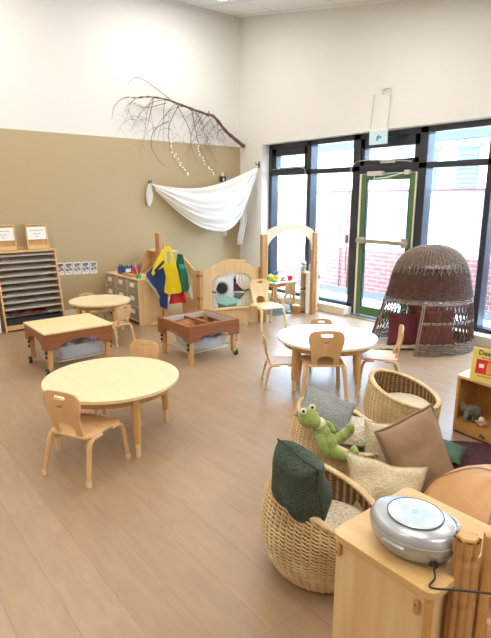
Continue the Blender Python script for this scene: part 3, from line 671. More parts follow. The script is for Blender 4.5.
MB().grid(18, 12, lambda u, v: f2_(.22+.14*u*(1-.5*math.exp(-((v-.4)/.25)**2)), .33+.31*v, -.015+.01*math.sin(u*24))).build('curtain', 'cardfloral', pn2, solid=.004, smooth=True)

# archway
A0, A1 = (-5.07, 4.44), (-4.97, 5.24)
La, fa = wallframe(A0, A1)
aw = empty('wooden_archway', (0, 0, 0), 0, 'tall birch archway between two posts leading to the play kitchen', 'archway')
N = 28; zi = .95; ri = La/2-.035
outer = [(La/2+(La/2)*math.cos(PI*k/N), zi+.20+.13*math.sin(PI*k/N)) for k in range(N+1)]
inner = [(La/2-ri*math.cos(PI*k/N), zi+.24*math.sin(PI*k/N)) for k in range(N+1)]
MB().prism([(La, .92)]+outer+[(0, .92)]+[(.035, .92)]+inner+[(La-.035, .92)], .022, fa).build('arch_board', 'archpale', aw, bevel=.003)
for (u, lab) in ((-.02, 'l'), (La+.02, 'r')):
    c = fa(u, 0, 0)
    b = MB().box(-.026, .026, -.045, -.001, 0, 1.16, bev=.008).box(-.026, .026, .001, .045, 0, 1.16, bev=.008); 
    o = b.build('post', 'postwood', aw, smooth=40); o.location = c; o.rotation_euler = (0, 0, R(5))
    o2 = MB().box(-.024, .024, -.03, .03, .02, .05, bev=.003).build('foot_bracket', 'brownwood', o)

# play washer and cupboard behind the window
ws = empty('toy_washer', (-5.93, 4.37, 0), R(-30), 'white toy washing machine with a round black door, seen through the curtained window', 'toy washer')
MB().box(-.3, 0, -.17, .17, 0, .58, bev=.01).build('body', 'white', ws, smooth=40)
MB().lathe([(.085, -.004), (.105, 0), (.105, .014), (.085, .018)], 28, mtx=Matrix.Translation((0, 0, .35)) @ Matrix.Rotation(PI/2, 4, 'Y')).build('door_ring', 'sheetgrey', ws, smooth=40)
MB().lathe([(.082, 0), (.082, .02), (.05, .028)], 28, mtx=Matrix.Translation((0, 0, .35)) @ Matrix.Rotation(PI/2, 4, 'Y')).build('door_glass', 'black', ws, smooth=40)
MB().tube([(.0, .1, .53), (.012, .1, .53)], .014, 12).tube([(.0, .05, .53), (.012, .05, .53)], .009, 12).build('dial', 'toyblue', ws)
sk = empty('toy_sink_unit', (-6.02, 4.77, 0), R(-30), 'white and wood toy cupboard with dark shelf beside the toy washer', 'toy cupboard')
b = MB().box(-.28, 0, -.16, .16, .46, .58, bev=.006).box(-.28, 0, -.16, -.145, 0, .46).box(-.28, 0, .145, .16, 0, .46).box(-.28, 0, -.145, .145, .22, .24).box(-.28, -.265, -.145, .145, 0, .46); b.build('body', 'white', sk)
MB().box(-.2, -.05, -.1, .1, .26, .40, bev=.01).build('shelf_box', 'maroon', sk); MB().box(-.26, -.02, -.1, .12, .58, .70, bev=.01).build('wooden_top', 'shelfwood', sk)
o = MB().box(-5.85, -5.36, 4.0, 4.42, .0, .24, bev=.02).build('green_play_bench', mat('greenbench', s2l('6E8F78'), .8)); tag(o, 'low green padded bench behind the curtained window', 'bench')

# kitchen cabinet, table with toy food, rug
kc = empty('play_kitchen_cabinet', (-5.09, 5.25, 0), 0, 'pale wooden play kitchen cabinet right of the archway by the window', 'cabinet')
KH = .58
MB().box(-.02, 0, 0, .27, 0, KH-.015).box(-.13, -.11, 0, .27, 0, KH-.015).box(-.11, -.02, .25, .27, 0, KH-.015).build('body', 'palewood', kc, bevel=.002)
MB().box(-.14, .01, -.01, .28, KH-.015, KH+.005, bev=.004).build('worktop', 'chairpale', kc)
for z in (.03, .3): MB().box(-.11, -.02, .0, .25, z, z+.015).build('shelf', 'chairpale', kc)
MB().box(.0, .008, .245, .262, .48, .53).box(.0, .008, .245, .262, .06, .11).build('bracket', 'brownwood', kc)
mx_ = empty('toy_mixer', (-5.18, 5.28, KH+.005), R(-60), 'cream toy stand mixer on the play kitchen cabinet', 'toy mixer')
MB().box(-.05, .07, -.035, .035, 0, .02, bev=.008).tube([(-.03, 0, .01), (-.035, 0, .1)], [.022, .026], 12).ell((.01, 0, .13), (.075, .036, .034)).build('body', 'cream_plush', mx_, remesh=.005)
MB().lathe([(.02, .022), (.036, .04), (.04, .075), (.036, .075), (.018, .03)], 16, c=(.045, 0, 0)).build('bowl', 'sheetgrey', mx_, smooth=40)
kt = empty('toy_kettle', (-5.14, 5.4, KH+.005), 0, 'grey-blue toy pot with a dark red handle on the play kitchen cabinet', 'toy pot')
MB().lathe([(.04, 0), (.045, .05), (.035, .1), (.028, .105), (.01, .115)], 18).build('pot', mat('potgrey', s2l('9AA6B8'), .4), kt, smooth=40)
MB().tube([(.0, .0, .115), (.02, .04, .13), (.05, .08, .12)], .008, 8).build('handle', 'maroon', kt, smooth=True)
o = MB().lathe([(.03, 0), (.05, .03), (.055, .045), (.05, .045), (.03, .01)], 16, c=(-5.155, 5.34, .315)).tube([(-5.155, 5.29, .34), (-5.16, 5.18, .35)], .008, 6).build('toy_pan', 'black', smooth=40); tag(o, 'black toy pan on the middle shelf of the play kitchen cabinet', 'toy pan')
o = MB().prism(rrect(.2, .15, .04), .012, lambda u, v, w_: (-5.21+u, 5.15+v, .008+w_)).build('basket_base', 'shelfwood')
M['basketbrown'] = mat('basketbrown', s2l('B98A5C'), .8, bump=(60, .6))
bk = empty('floor_basket', (-5.2, 5.16, 0), 0, 'small brown basket on the floor by the right archway post', 'basket'); o.parent = bk; o.matrix_parent_inverse = Matrix.Translation((5.2, -5.16, 0))
MB().lathe([(.075, 0), (.095, .1), (.098, .115), (.088, .115), (.07, .01)], 22, sx=1.1, sy=.8).build('basket_wall', 'basketbrown', bk, smooth=40)
MB().ell((0, 0, .10), (.08, .055, .03)).build('white_lining', 'white', bk, smooth=True)
tt = empty('play_table', (-5.61, 5.10, 0), 0, 'small rectangular table with toy food inside the archway', 'table')
MB().box(-.27, .27, -.22, .22, .42, .44, bev=.006).build('tabletop', 'white_daylit_top', tt)
MB().box(-.24, .24, -.19, -.175, .37, .42).box(-.24, .24, .175, .19, .37, .42).box(-.24, -.225, -.19, .19, .37, .42).box(.225, .24, -.19, .19, .37, .42).build('apron', 'legwood', tt)
for sx in (-1, 1):
    for sy in (-1, 1): MB().tube([(sx*.235, sy*.185, .42), (sx*.235, sy*.185, 0)], [.024, .018], 12).build('leg', 'legwood', tt, smooth=40)
def toy(name, m, x, y, fnb, label, cat):
    b = MB(); fnb(b); o = b.build(name, m, smooth=40); o.location = (x, y, .44); return tag(o, label, cat, 'toy food on the play table')
toy('toy_cup', 'toygreen', -5.55, 4.90, lambda b: b.lathe([(.03, 0), (.036, .07), (.03, .07), (.026, .01)], 16), 'green toy cup at the left edge of the play table', 'toy cup')
toy('toy_plate', 'toygreen', -5.48, 4.98, lambda b: b.lathe([(.03, 0), (.06, .008), (.058, .012), (.03, .005)], 18), 'flat green toy plate near the front of the play table', 'toy plate')
toy('toy_teapot', 'toyyellow', -5.58, 5.0, lambda b: b.lathe([(.03, 0), (.055, .03), (.05, .07), (.02, .09), (.012, .1)], 18).tube([(.04, 0, .04), (.07, .05, .07), (.08, .05, .085)], [.014, .01, .008], 8), 'yellow toy teapot on the play table', 'toy teapot')
toy('toy_jug', 'toyyellow', -5.62, 5.15, lambda b: b.lathe([(.03, 0), (.04, .05), (.03, .06)], 16), 'small yellow toy jug under the blue cup on the play table', 'toy jug')
o = toy('toy_beaker', 'toyblue', -5.62, 5.15, lambda b: b.lathe([(.028, 0), (.036, .06), (.03, .06), (.024, .01)], 16), 'blue toy beaker stacked on the yellow toy jug', 'toy beaker'); o.location.z = .50
toy('toy_bowl', 'sheetgrey', -5.55, 5.22, lambda b: b.lathe([(.025, 0), (.06, .04), (.056, .04), (.02, .006)], 18), 'grey toy bowl in the middle of the play table', 'toy bowl')
toy('toy_mug', 'toyred', -5.42, 5.24, lambda b: b.lathe([(.03, 0), (.034, .065), (.029, .065), (.025, .01)], 16).tube([(.03, 0, .05), (.055, .0, .045), (.055, 0, .02), (.03, 0, .015)], .005, 6), 'red toy mug at the right edge of the play table', 'toy mug')
toy('toy_spoon', 'toyred', -5.42, 5.13, lambda b: b.tube([(-.05, -.04, .006), (.03, .02, .006)], .006, 6).ell((.04, .03, .007), (.02, .014, .005)), 'flat red toy spoon lying at the front of the play table', 'toy spoon')
o = MB().prism(rrect(.62, .58, .01, 2), .008, lambda u, v, w_: (-5.52+u, 5.07+v, .004+w_)).build('green_rug', 'ruggreen'); tag(o, 'flat grey-green rug under the play table', 'rug')

# ---------------------------------------------------------------- woven hut
hut = empty('woven_hut', (-3.08, 5.02, 0), R(51), 'dome-shaped woven willow hut by the windows, open at the front left', 'play hut')
HP = [(0, 1.0), (.3, .90), (.6, .80), (.85, .70), (.95, .625), (1.03, .52), (1.08, .40), (1.11, .26), (1.125, .10)]
def hs(z):
    for (a, c), (d, e) in zip(HP, HP[1:]):
        if z <= d: return c+(e-c)*(z-a)/(d-a)
    return .1
def hp(phi, z, off=0): s = hs(z); return Vector(((.57*s+off)*math.cos(phi)+.055*min(1, z/.6), (.42*s+off)*math.sin(phi), z))
PA, PB = R(-110), R(186)       # wall runs from PA round the right and back to PB; the gap is the doorway
def weave(z0, z1, step, r_, name, m, pa=None, pb=None, nst=46, amp=.007, n=4, ww=1.0):
    b = MB(); k = 0; z = z0; pa_ = pa if pa is not None else 0; full = pa is None
    ns = nst if full else int(nst*(pb-pa)/(2*PI))
    while z < z1:
        sg = 1 if k % 2 else -1; tot = ns*3
        pts = [hp((pa_+(2*PI if full else pb-pa)*i/tot), z+.002*math.sin(i*.7+k), sg*amp*math.cos(PI*i/3)) for i in range(tot if full else tot+1)]
        b.tube(pts, r_, n, closed=full); z += step; k += 1
    return b.build(name, m, hut, smooth=True)
weave(.01, .115, .0095, .0052, 'base_band', 'willow', PA, PB)
weave(.575, .83, .0085, .0052, 'dense_band', 'willow_red')
weave(.94, 1.0, .0085, .0052, 'upper_band', 'willow')
weave(1.0, 1.12, .007, .0052, 'crown', 'willow')
b = MB()                                    # diagonal lattice
nl = 46
for i in range(nl):
    for sg in (1, -1):
        a0 = PA+(PB-PA)*(i+.5)/nl; pts = []
        for q in range(9):
            z = .11+.42*q/8; a = a0+sg*.30*q/8
            if a < PA or a > PB: continue
            pts.append(hp(a, z, .004*sg))
        if len(pts) > 1: b.tube(pts, .0058, 5)
b.build('lattice', 'willow_red', hut, smooth=True)
b = MB()
for z in (.12, .33, .345, .53, .545, .565): 
    full = z > .5; tot = 90
    pts = [hp((0 if full else PA)+((2*PI) if full else PB-PA)*i/tot, z+.003*math.sin(i*1.9), .006*math.sin(i*1.3)) for i in range(tot if full else tot+1)]
    b.tube(pts, .006, 5, closed=full)
for a in (PA, PA+.04, PB): b.tube([hp(a, .53*q/8, .006) for q in range(9)], .007, 6)
b.build('hoops', 'rod', hut, smooth=True)
for (z0, z1, nz, nm) in ((.83, .94, 56, 'upper_openwork'), (.54, .58, 40, 'lower_openwork')):
    b = MB()
    for i in range(nz):
        a = 2*PI*i/nz; d_ = 2*PI/nz
        b.tube([hp(a, z0, .004), hp(a+d_, z1, .004)], .0045, 4).tube([hp(a+d_, z0, -.004), hp(a, z1, -.004)], .0045, 4)
    b.build(nm, 'willow', hut, smooth=True)
b = MB()                                    # upright rods, on the right and over the crown
for i in range(60):
    a = 2*PI*i/60; lo = .0 if R(-5) < (a if a < PI else a-2*PI) < R(120) else (.83 if i % 2 else .95)
    if math.degrees(a if a < PI else a-2*PI) > -30 and i % 2: lo = max(lo, .1) if lo < .5 else lo
    b.tube([hp(a, lo+(1.12-lo)*q/12, .006) for q in range(13)], .004, 4)
b.build('upright_rods', 'rod', hut, smooth=True)

def V(*a): return Vector(a)
def pillow(name, m, W_, H_, T_, loc, rot, label, cat, seed=1, pinch=.10, crumple=.015, n=26, group=None, border=None, sag=0, parent_parts=None, exp=2.2, basis=None):
    """square cushion in its own xy plane"""
    t = empty(name, loc, 0, label, cat, group)
    if basis:       # cushion axes given as (along the seats, up, towards the rug)
        ex, ey = [V(.63, .777, 0)*q[0]+V(0, 0, 1)*q[1]+V(.78, -.63, 0)*q[2] for q in basis]
        ex.normalize(); ez = ex.cross(ey).normalized(); ey = ez.cross(ex)
        rot = Matrix((ex, ey, ez)).transposed().to_euler()
    t.rotation_euler = rot
    b = MB()
    def pos(u, v, sd):
        x, y = 2*u-1, 2*v-1
        px = x*W_/2*(1-pinch*(1-abs(x)**1.5)*0-pinch*(1-y*y)*abs(x)**3*.6); py = y*H_/2*(1-pinch*(1-x*x)*abs(y)**3*.6)
        px *= 1-pinch*(1-y*y)*.5; py *= 1-pinch*(1-x*x)*.5
        th = T_/2*(max(0, 1-abs(x)**exp)*max(0, 1-abs(y)**exp))**.55
        nz = crumple*noise.noise(Vector((px*9+seed, py*9, sd*2)))*(1-max(abs(x), abs(y))**4)
        nx = crumple*.6*noise.noise(Vector((py*7, seed, px*7)))
        return Vector((px+nx, py+nx, sd*(th)+nz*1.2+sag*(-(x*x))*.5))
    g = {}
    for sd in (1, -1):
        for i in range(n+1):
            for j in range(n+1):
                edge = i in (0, n) or j in (0, n)
                if edge and sd == -1: g[(sd, i, j)] = g[(1, i, j)]; continue
                p = pos(i/n, j/n, sd)
                if edge: p = pos(i/n, j/n, 0)
                g[(sd, i, j)] = b.b.verts.new(p)
        for i in range(n):
            for j in range(n):
                b.b.faces.new((g[(sd, i, j)], g[(sd, i+1, j)], g[(sd, i+1, j+1)], g[(sd, i, j+1)]))
    b.build('cushion_cover', m, t, smooth=True, sub=1)
    b = MB(); k = n*4
    ring = [(i/n, 0) for i in range(n)]+[(1, i/n) for i in range(n)]+[(1-i/n, 1) for i in range(n)]+[(0, 1-i/n) for i in range(n)]
    b.tube([pos(u, v, 0) for u, v in ring], .003 if not border else .006, 6, closed=True)
    b.build('seam', border or m, t, smooth=True)
    return t
pillow('maroon_cushion', 'maroon', .36, .37, .13, (-3.17, 4.82, .205), (R(78), 0, R(44)), 'dark red cushion propped in the doorway of the woven hut', 'cushion', 3)
pillow('rust_cushion', 'redbrown', .44, .44, .14, (-2.93, 5.05, .22), (R(78), 0, R(55)), 'rust brown cushion seen through the lattice of the woven hut, right part', 'cushion', 5)
pillow('rust_cushion', 'redbrown', .38, .46, .14, (-3.08, 5.14, .23), (R(80), 0, R(35)), 'rust brown cushion deep inside the woven hut behind the dark red one', 'cushion', 8)
b = MB(); b.grid(40, 22, lambda u, v: Vector((-3.26+(u-.5)*.62*.63+(v-.5)*.36*.78, 4.78+(u-.5)*.62*.777-(v-.5)*.36*.63, .02+.022*abs(noise.noise(Vector((u*8, v*6, 2))))+.012*math.sin(v*30+4*u))))
o = b.build('throw_blanket', 'throw', solid=.008, smooth=True); tag(o, 'crumpled pale blanket on the floor in the doorway of the woven hut', 'blanket')

# ---------------------------------------------------------------- wicker pod chairs
def pod(loc, R0, zh, zl, hi, label, seed):
    t = empty('wicker_chair', (*loc, 0), 0, label, 'wicker chair', 'round wicker pod chairs around the rug')
    hi = R(hi)
    def zr(th): c = .5+.5*math.cos(th-hi); return zl+(zh-zl)*c
    pr = [(0, .70), (.03, .80), (.08, .90), (.14, .975), (.20, 1), (.27, .99), (.35, .93), (.42, .85), (.5, .74), (.6, .6)]
    def rad(z):
        for (a, c), (d, e) in zip(pr, pr[1:]):
            if z <= d: q = (z-a)/(d-a); q = q; return R0*(c+(e-c)*q)
        return R0*.6
    def P(th, tt, off=0):
        z = .008+tt*(zr(th)-.008); r_ = rad(z)+off
        return Vector((r_*math.cos(th), r_*math.sin(th), z))
    NS = 46; rows = 48; sub = 4
    b = MB()
    for k in range(rows):
        tt = (k+.5)/rows; ph = (k % 2)*PI
        pts = [P(2*PI*i/(NS*sub), tt+.003*math.sin(i*.9+k*2.1), .0065*math.cos(PI*i/sub+ph)) for i in range(NS*sub)]
        b.tube(pts, .0043, 5, closed=True)
    b.build('woven_shell', 'wicker', t, smooth=True)
    b = MB()
    for s in range(NS): 
        th = 2*PI*s/NS; b.tube([P(th, q/12, -.001) for q in range(13)], .0045, 5)
    b.build('stakes', 'stake', t, smooth=True)
    MB().grid(60, 14, lambda u, v: P(2*PI*u, v*.98, -.008)).build('shade_backing', 'wicker_shade', t, smooth=True)  # added backing shell, darkened to stand for shade behind the weave
    b = MB()
    for q in range(3):
        pts = [P(2*PI*i/150, 1.0+.012*math.cos(2*PI*i/150*26+q*2.09), .012*math.sin(2*PI*i/150*26+q*2.09)-.004) for i in range(150)]
        b.tube(pts, .0085, 6, closed=True)
    b.build('braided_rim', 'wicker', t, smooth=True)
    MB().lathe([(R0*.68, .0), (R0*.72, .012)], 40).build('base_disc', 'wicker_shade', t)
    return t
HI = 205
pods = [((-1.355, 1.545), .27, .475, .215, 226, 'nearest wicker pod chair, with the dark green cushion leaning in it'),
        ((-1.83, 2.18), .27, .43, .22, 208, 'middle wicker pod chair, with the green frog toy lying in it'),
        ((-1.93, 2.97), .25, .40, .25, 200, 'farthest wicker pod chair, with only a plain seat pad in it')]
for i, p in enumerate(pods): pod(*p, i)
def pad(loc, r_, z, m, label, cat='seat pad'):
    t = MB().lathe([(r_*.5, -.06), (r_*.9, -.05), (r_, -.02), (r_*.97, .015), (r_*.8, .035), (r_*.4, .045), (.01, .047)], 40).build('seat_pad', m, smooth=True)
    t.location = (*loc, z); return tag(t, label, cat, 'fluffy seat pads in the wicker chairs')
pad((-1.345, 1.545), .22, .175, 'knit', 'cream fluffy seat pad in the nearest wicker chair')
pad((-1.815, 2.17), .22, .165, 'cream_plush', 'cream seat pad under the cushions in the middle wicker chair')
pad((-1.92, 2.97), .195, .20, 'cream_plush', 'cream seat pad in the farthest wicker chair')

pillow('green_cushion', 'dkgreen', .25, .31, .19, (-1.325, 1.365, .475), None, 'dark green fleecy cushion standing in the nearest wicker chair', 'cushion', 11, pinch=.04, crumple=.04, exp=3.5, basis=((.55, -.1, .80), (-.30, 1, .0)))
pillow('grey_cushion', 'grey_knit', .32, .24, .08, (-1.87, 2.12, .41), None, 'grey knitted cushion leaning at the back of the middle wicker chair behind the frog', 'cushion', 12, crumple=.02, basis=((.9, -.32, .25), (.1, .55, -.75)))
pillow('ribbed_cushion', 'knit', .32, .30, .10, (-1.74, 2.24, .29), (R(12), R(14), R(60)), 'cream ribbed knit cushion under the feet of the frog toy', 'cushion', 13)
pillow('taupe_cushion', 'taupe', .37, .44, .16, (-1.34, 2.24, .295), None, 'large taupe cushion with a flat border between the wicker chairs and the leather beanbag', 'cushion', 14, pinch=.06, border='taupe_border', basis=((.85, .25, -.35), (-.38, .9, -.12)))
pillow('cream_cushion', 'cream_plush', .40, .36, .15, (-1.32, 1.93, .20), None, 'cream fleecy cushion in front of the large taupe one', 'cushion', 15, pinch=.18, crumple=.03, basis=((.8, -.05, .25), (.35, .85, -.4)))
pillow('cream_cushion', 'cream_plush', .22, .30, .12, (-1.58, 2.26, .24), (R(70), R(10), R(60)), 'small cream cushion squeezed between the middle wicker chair and the taupe cushion', 'cushion', 16)
bb = empty('leather_beanbag', (-.88, 2.16, 0), 0, 'tan leather beanbag behind the radio cabinet', 'beanbag')
b = MB(); b.lathe([(.2, 0), (.29, .03), (.345, .12), (.34, .20), (.29, .30), (.2, .375), (.10, .415), (.02, .425)], 48)
for v in b.b.verts:
    q = noise.noise(v.co*5)*.02; v.co += v.co.normalized()*q; a = math.atan2(v.co.y, v.co.x)
    v.co.z = max(v.co.z - .012*max(0, math.cos(a*4))**12*(v.co.z > .15), 0)
b.build('leather_cover', 'leather', bb, smooth=True, sub=1)
b = MB()
for k in range(4):
    a = k*PI/2+.3; pts = []
    for (r_, z) in [(.34, .2), (.29, .30), (.2, .375), (.10, .415), (.02, .425)]:
        p = Vector((r_*math.cos(a), r_*math.sin(a), z)); p += p.normalized()*(noise.noise(p*5)*.02+.001); pts.append(p)
    b.tube(cat_rom(pts, 5), .003, 6)
b.build('stitched_seam', 'taupe', bb, smooth=True)

# ---------------------------------------------------------------- frog toy
fg = empty('frog_plush', (-1.79, 1.90, .395), R(0), 'green plush frog lying on its back in the middle wicker chair', 'plush toy')
def V(*a): return Vector(a)
RT, UPc, TC = V(.63, .777, 0), V(0, 0, 1), V(.78, -.63, 0)      # room directions: along the seat, up, towards the rug
def fp(a, b_, c): return RT*a+UPc*b_+TC*c
b = MB()
hd = fp(-.005, .055, .0)
b.ell(hd, (.062, .058, .055)); b.ell(hd+fp(-.03, .04, .015), (.025, .025, .025)); b.ell(hd+fp(.02, .045, -.02), (.025, .025, .025))
b.ell(hd+fp(.03, -.01, .03), (.045, .04, .035))
b.ell(fp(.065, -.03, .02), (.052, .048, .055)); b.ell(fp(.09, -.075, .035), (.06, .055, .058)); b.ell(fp(.045, .005, .01), (.036, .034, .034))
b.tube(cat_rom([fp(.06, .0, -.02), fp(.10, -.005, -.05), fp(.125, -.03, -.04), fp(.13, -.045, -.02)], 5), [.026]*5+[.024]*5+[.023]*5+[.024], 10)
b.tube(cat_rom([fp(.045, -.02, .06), fp(.06, -.07, .09), fp(.075, -.11, .09)], 5), [.024]*5+[.024]*5+[.024], 10)
b.tube(cat_rom([fp(.10, -.075, .0), fp(.16, -.085, -.035), fp(.20, -.07, -.05), fp(.225, -.055, -.06)], 5), [.035]*5+[.031]*5+[.026]*5+[.026], 12)
b.ell(fp(.235, -.035, -.062), (.028, .026, .034))
b.tube(cat_rom([fp(.10, -.095, .06), fp(.15, -.12, .08), fp(.19, -.125, .085), fp(.215, -.12, .085)], 5), [.033]*5+[.029]*5+[.025]*5+[.025], 12)
b.ell(fp(.228, -.10, .085), (.026, .026, .034)); b.ell(fp(.235, -.095, .06), (.016, .016, .02)); b.ell(fp(.235, -.095, .11), (.016, .016, .02))
b.build('body', 'frog', fg, remesh=.0045)
MB().ell(hd+fp(.048, -.016, .030), (.040, .038, .033)).build('muzzle', 'frogpale', fg, smooth=True)
for s, e in ((0, hd+fp(-.035, .048, .028)), (1, hd+fp(.016, .055, -.008))):
    ey = MB().ell(e, (.019, .019, .019)).build('eye', 'frogpale', fg, smooth=True)
    MB().ell(e+fp(.0, .007, .012), (.009, .009, .009)).build('pupil', 'black', ey, smooth=True)

# ---------------------------------------------------------------- near cabinet with the radio
nc = empty('wooden_cabinet', (-.905, 1.068, 0), R(0), 'birch cabinet in the right foreground with the silver radio on top', 'cabinet')
CH, CX, CY = .62, .345, .40
out = rrect(CX, CY, .03, 6, CX/2, CY/2)
MB().prism(out, .022, lambda u, v, w_: (u, v, CH-.011+w_)).build('top_board', 'shelfpale', nc, bevel=.007, smooth=40) if False else None
M['shelfpale'] = mat('shelfpale', s2l('DDB880'), .35, grain=(2, 7, 1), var=(4, s2l('D0A76A'), .3, .7))
MB().prism(out, .022, lambda u, v, w_: (u, v, CH-.011+w_)).build('top_board', 'shelfpale', nc, bevel=.007, smooth=40)
MB().box(.012, CX-.03, .012, CY-.02, .0, CH-.022, bev=.004).build('body', 'birchpanel', nc, smooth=40)
MB().box(CX-.03, CX-.012, .006, .03, 0, CH-.022, bev=.006).build('corner_post', 'shelfwood', nc, smooth=40)
for x in (.022, CX-.055):
    hb_ = MB().box(x, x+.014, -.002, .012, CH-.085 if x > .1 else CH-.07, CH-.045 if x > .1 else CH-.03, bev=.004).build('hinge_block', 'legwood', nc, smooth=40)
    MB().tube([(x+.007, -.004, CH-.055), (x+.007, 0, CH-.055)], .0025, 8).build('screw', 'darkmetal', hb_)
rd = empty('radio', (-.712, 1.200, CH), R(-2), 'silver oval portable CD radio on the birch cabinet', 'radio')
rd.rotation_euler = (0, 0, R(4))
b = MB(); prof = [(.60, .0), (.78, .008), (.92, .028), (.985, .052), (1, .068), (.98, .082), (.93, .092), (.86, .098), (.4, .101), (.02, .102)]
for v in prof: pass
b.lathe([(r_, z) for r_, z in prof], 56, sx=.130, sy=.104)
b.build('housing', 'silver', rd, smooth=True)
MB().lathe([(1.004, .066), (1.006, .070)], 56, sx=.130, sy=.104).build('seam_line', 'sheetgrey', rd, smooth=True)
ld = MB().lathe([(.078, .097), (.078, .104), (.072, .1065), (.03, .108), (.005, .1082)], 48, c=(0, .006, 0), sx=.98, sy=.95).build('disc_lid', 'lidsilver', rd, smooth=50)
MB().tube([(.08*.98*math.cos(a), .006+.08*.95*math.sin(a), .1035) for a in [2*PI*i/60 for i in range(60)]], .0016, 5, closed=True).build('lid_groove', 'darkmetal', rd)
MB().tube([(.007*math.cos(a)-.0, .004+.007*math.sin(a), .1084) for a in [2*PI*i/20 for i in range(20)]], .0006, 4, closed=True).build('lid_emblem', 'sheetgrey', ld)
for (x, y, rz, l) in ((-.098, .035, .9, .02), (-.104, .012, 1.3, .014), (.096, .035, -.8, .02), (.102, .012, -1.2, .015), (-.096, -.022, 2.0, .012)):
    o = MB().box(-l/2, l/2, -.003, .003, 0, .003, bev=.001).build('button', 'sheetgrey', rd); o.location = (x, y, .0955); o.rotation_euler = (0, 0, rz)
MB().box(-.035, .035, -.114, -.09, .052, .062, bev=.006).build('front_latch', 'silver', rd, smooth=40)
MB().box(.085, .108, -.066, -.054, .018, .034, bev=.003).build('socket_panel', 'black', rd)
MB().tube(cat_rom([(-.112, .04, .084), (-.09, .08, .083), (-.05, .098, .08), (.05, .098, .08), (.09, .08, .083), (.112, .04, .084)], 6), .005, 8).build('carry_handle', 'silver', rd, smooth=True)
b = MB().tube(cat_rom([(-.615, 1.15, .645), (-.605, 1.135, .65), (-.59, 1.12, .63), (-.575, 1.075, .635), (-.50, 1.09, .668), (-.42, 1.13, .685), (-.3, 1.2, .68)], 8), .0028, 6)
b.tube([(-.625, 1.155, .648), (-.61, 1.14, .65)], .006, 8).tube([(-.615, 1.165, .66), (-.595, 1.17, .67)], .005, 8)
o = b.build('power_cord', 'black', smooth=True); tag(o, 'black cord running from the radio round the carved post', 'cord')

# carved post and side frame
ps = empty('carved_post', (-.553, 1.20, 0), R(38), 'scalloped wooden post standing right of the radio cabinet', 'post')
def pf(th, z):
    fl = abs(math.cos(4*th)); ph = ((z+.045)/.145) % 1; q = 1 if .06 < ph < .94 else .0; k_ = 1-math.exp(-(min(ph, 1-ph)/.07)**2); rr_ = .0335-.0085*(1-fl**.8)-.0045*(1-k_)*(1-fl)-.004*fl*(1-k_)
    return Vector((rr_*math.cos(th)*1.05, rr_*math.sin(th)*.9, z))
MB().grid(96, 170, lambda u, v: pf(2*PI*u, v*.735)).build('post', 'postwood', ps, smooth=True, weld=.0001)
MB().lathe([(.028, .733), (.029, .737), (.026, .742)], 6, sx=1.05, sy=.9).build('post_cap', 'legwood', ps)
sf = empty('side_frame', (-.53, 1.245, 0), R(42), 'wooden partition frame with rails at the right edge of the photo', 'partition')
MB().box(0, .028, -.014, .014, 0, .74, bev=.006).box(.42, .45, -.014, .014, 0, .74, bev=.006).build('upright', 'shelfwood', sf, smooth=40)
for (z0, z1) in ((.66, .75), (.55, .60), (.42, .47), (.1, .15)): MB().box(.028, .42, -.01, .012, z0, z1, bev=.006).build('rail', 'shelfpale', sf, smooth=40)
o = MB().box(-.52, -.42, 1.36, 1.42, .0, .745, bev=.004).build('silver_box', 'silver', smooth=40); tag(o, 'silver edge of an upright case behind the carved post', 'case')

# ---------------------------------------------------------------- curved shelf, book, toys, rug
cs = empty('curved_shelf', (-1.70, 3.27, 0), R(3), 'low curved birch shelf at the right edge with a picture book on top', 'shelf')
def arc(u): return -.05*math.sin(PI*min(1, max(0, u/.9)))
def sf_(dep0, dep1, z, th, name, m, u0=0, u1=.9, bev=.003):
    pts = [(u0+(u1-u0)*k/24, arc(u0+(u1-u0)*k/24)+dep0) for k in range(25)] + [(u1-(u1-u0)*k/24, dep1) for k in range(25)]
    return MB().prism(pts, th, lambda u, v, w_: (u, v, z+w_)).build(name, m, cs, bevel=bev, smooth=40)
sf_(0, .30, .41, .02, 'top_board', 'shelfpale'); sf_(.004, .29, .085, .02, 'bottom_shelf', 'shelfwood'); sf_(.0, .02, .045, .06, 'front_kick', 'shelfwood')
sf_(.012, .28, .006, .012, 'floor_plinth', 'black')
MB().prism([(0, .01), (.30, .01), (.30, .40), (.0, .40)], .02, lambda u, v, w_: (.01+w_, u, v)).build('side_panel', 'shelfwood', cs, bevel=.003)
MB().prism([(0, .01), (.30, .01), (.30, .40), (.0, .40)], .02, lambda u, v, w_: (.89+w_, u, v)).build('side_panel', 'shelfwood', cs, bevel=.003)
MB().box(.02, .88, .28, .295, .02, .40).build('back_panel', 'shelfwood', cs)
text_mesh('Pla', .035, 'engraved_word', 'ink', cs, Matrix.Translation((.205, arc(.22)-.0035, .035)) @ Matrix.Rotation(R(-8), 4, 'Z') @ Matrix.Rotation(PI/2, 4, 'X'), bold=.0006)
bo = empty('picture_book', (-1.60, 3.235, .42), 0, 'yellow picture book with a red panel standing on the curved shelf', 'book')
bo.rotation_euler = (R(-9), 0, R(7))
BW, BH = .22, .225
MB().box(0, BW, 0, .012, 0, BH, bev=.002).build('cover', 'bookyellow', bo)
MB().box(.004, BW-.001, .002, .010, .003, BH+.001-.003).build('pages', 'paper', bo)
MB().box(.03, BW-.02, -.0012, 0, .055, .15).build('red_panel', 'toyred', bo)
MB().box(.05, .082, -.002, -.0012, .095, .12).build('white_tag', 'paper', bo)
MB().prism([(.10, .06), (.13, .06), (.14, .10), (.17, .10), (.18, .06), (.195, .06), (.195, .13), (.15, .14), (.12, .135), (.105, .145), (.10, .12)], .001, lambda u, v, w_: (u, -.0018+w_, v)).build('animal_shape', 'orange', bo)
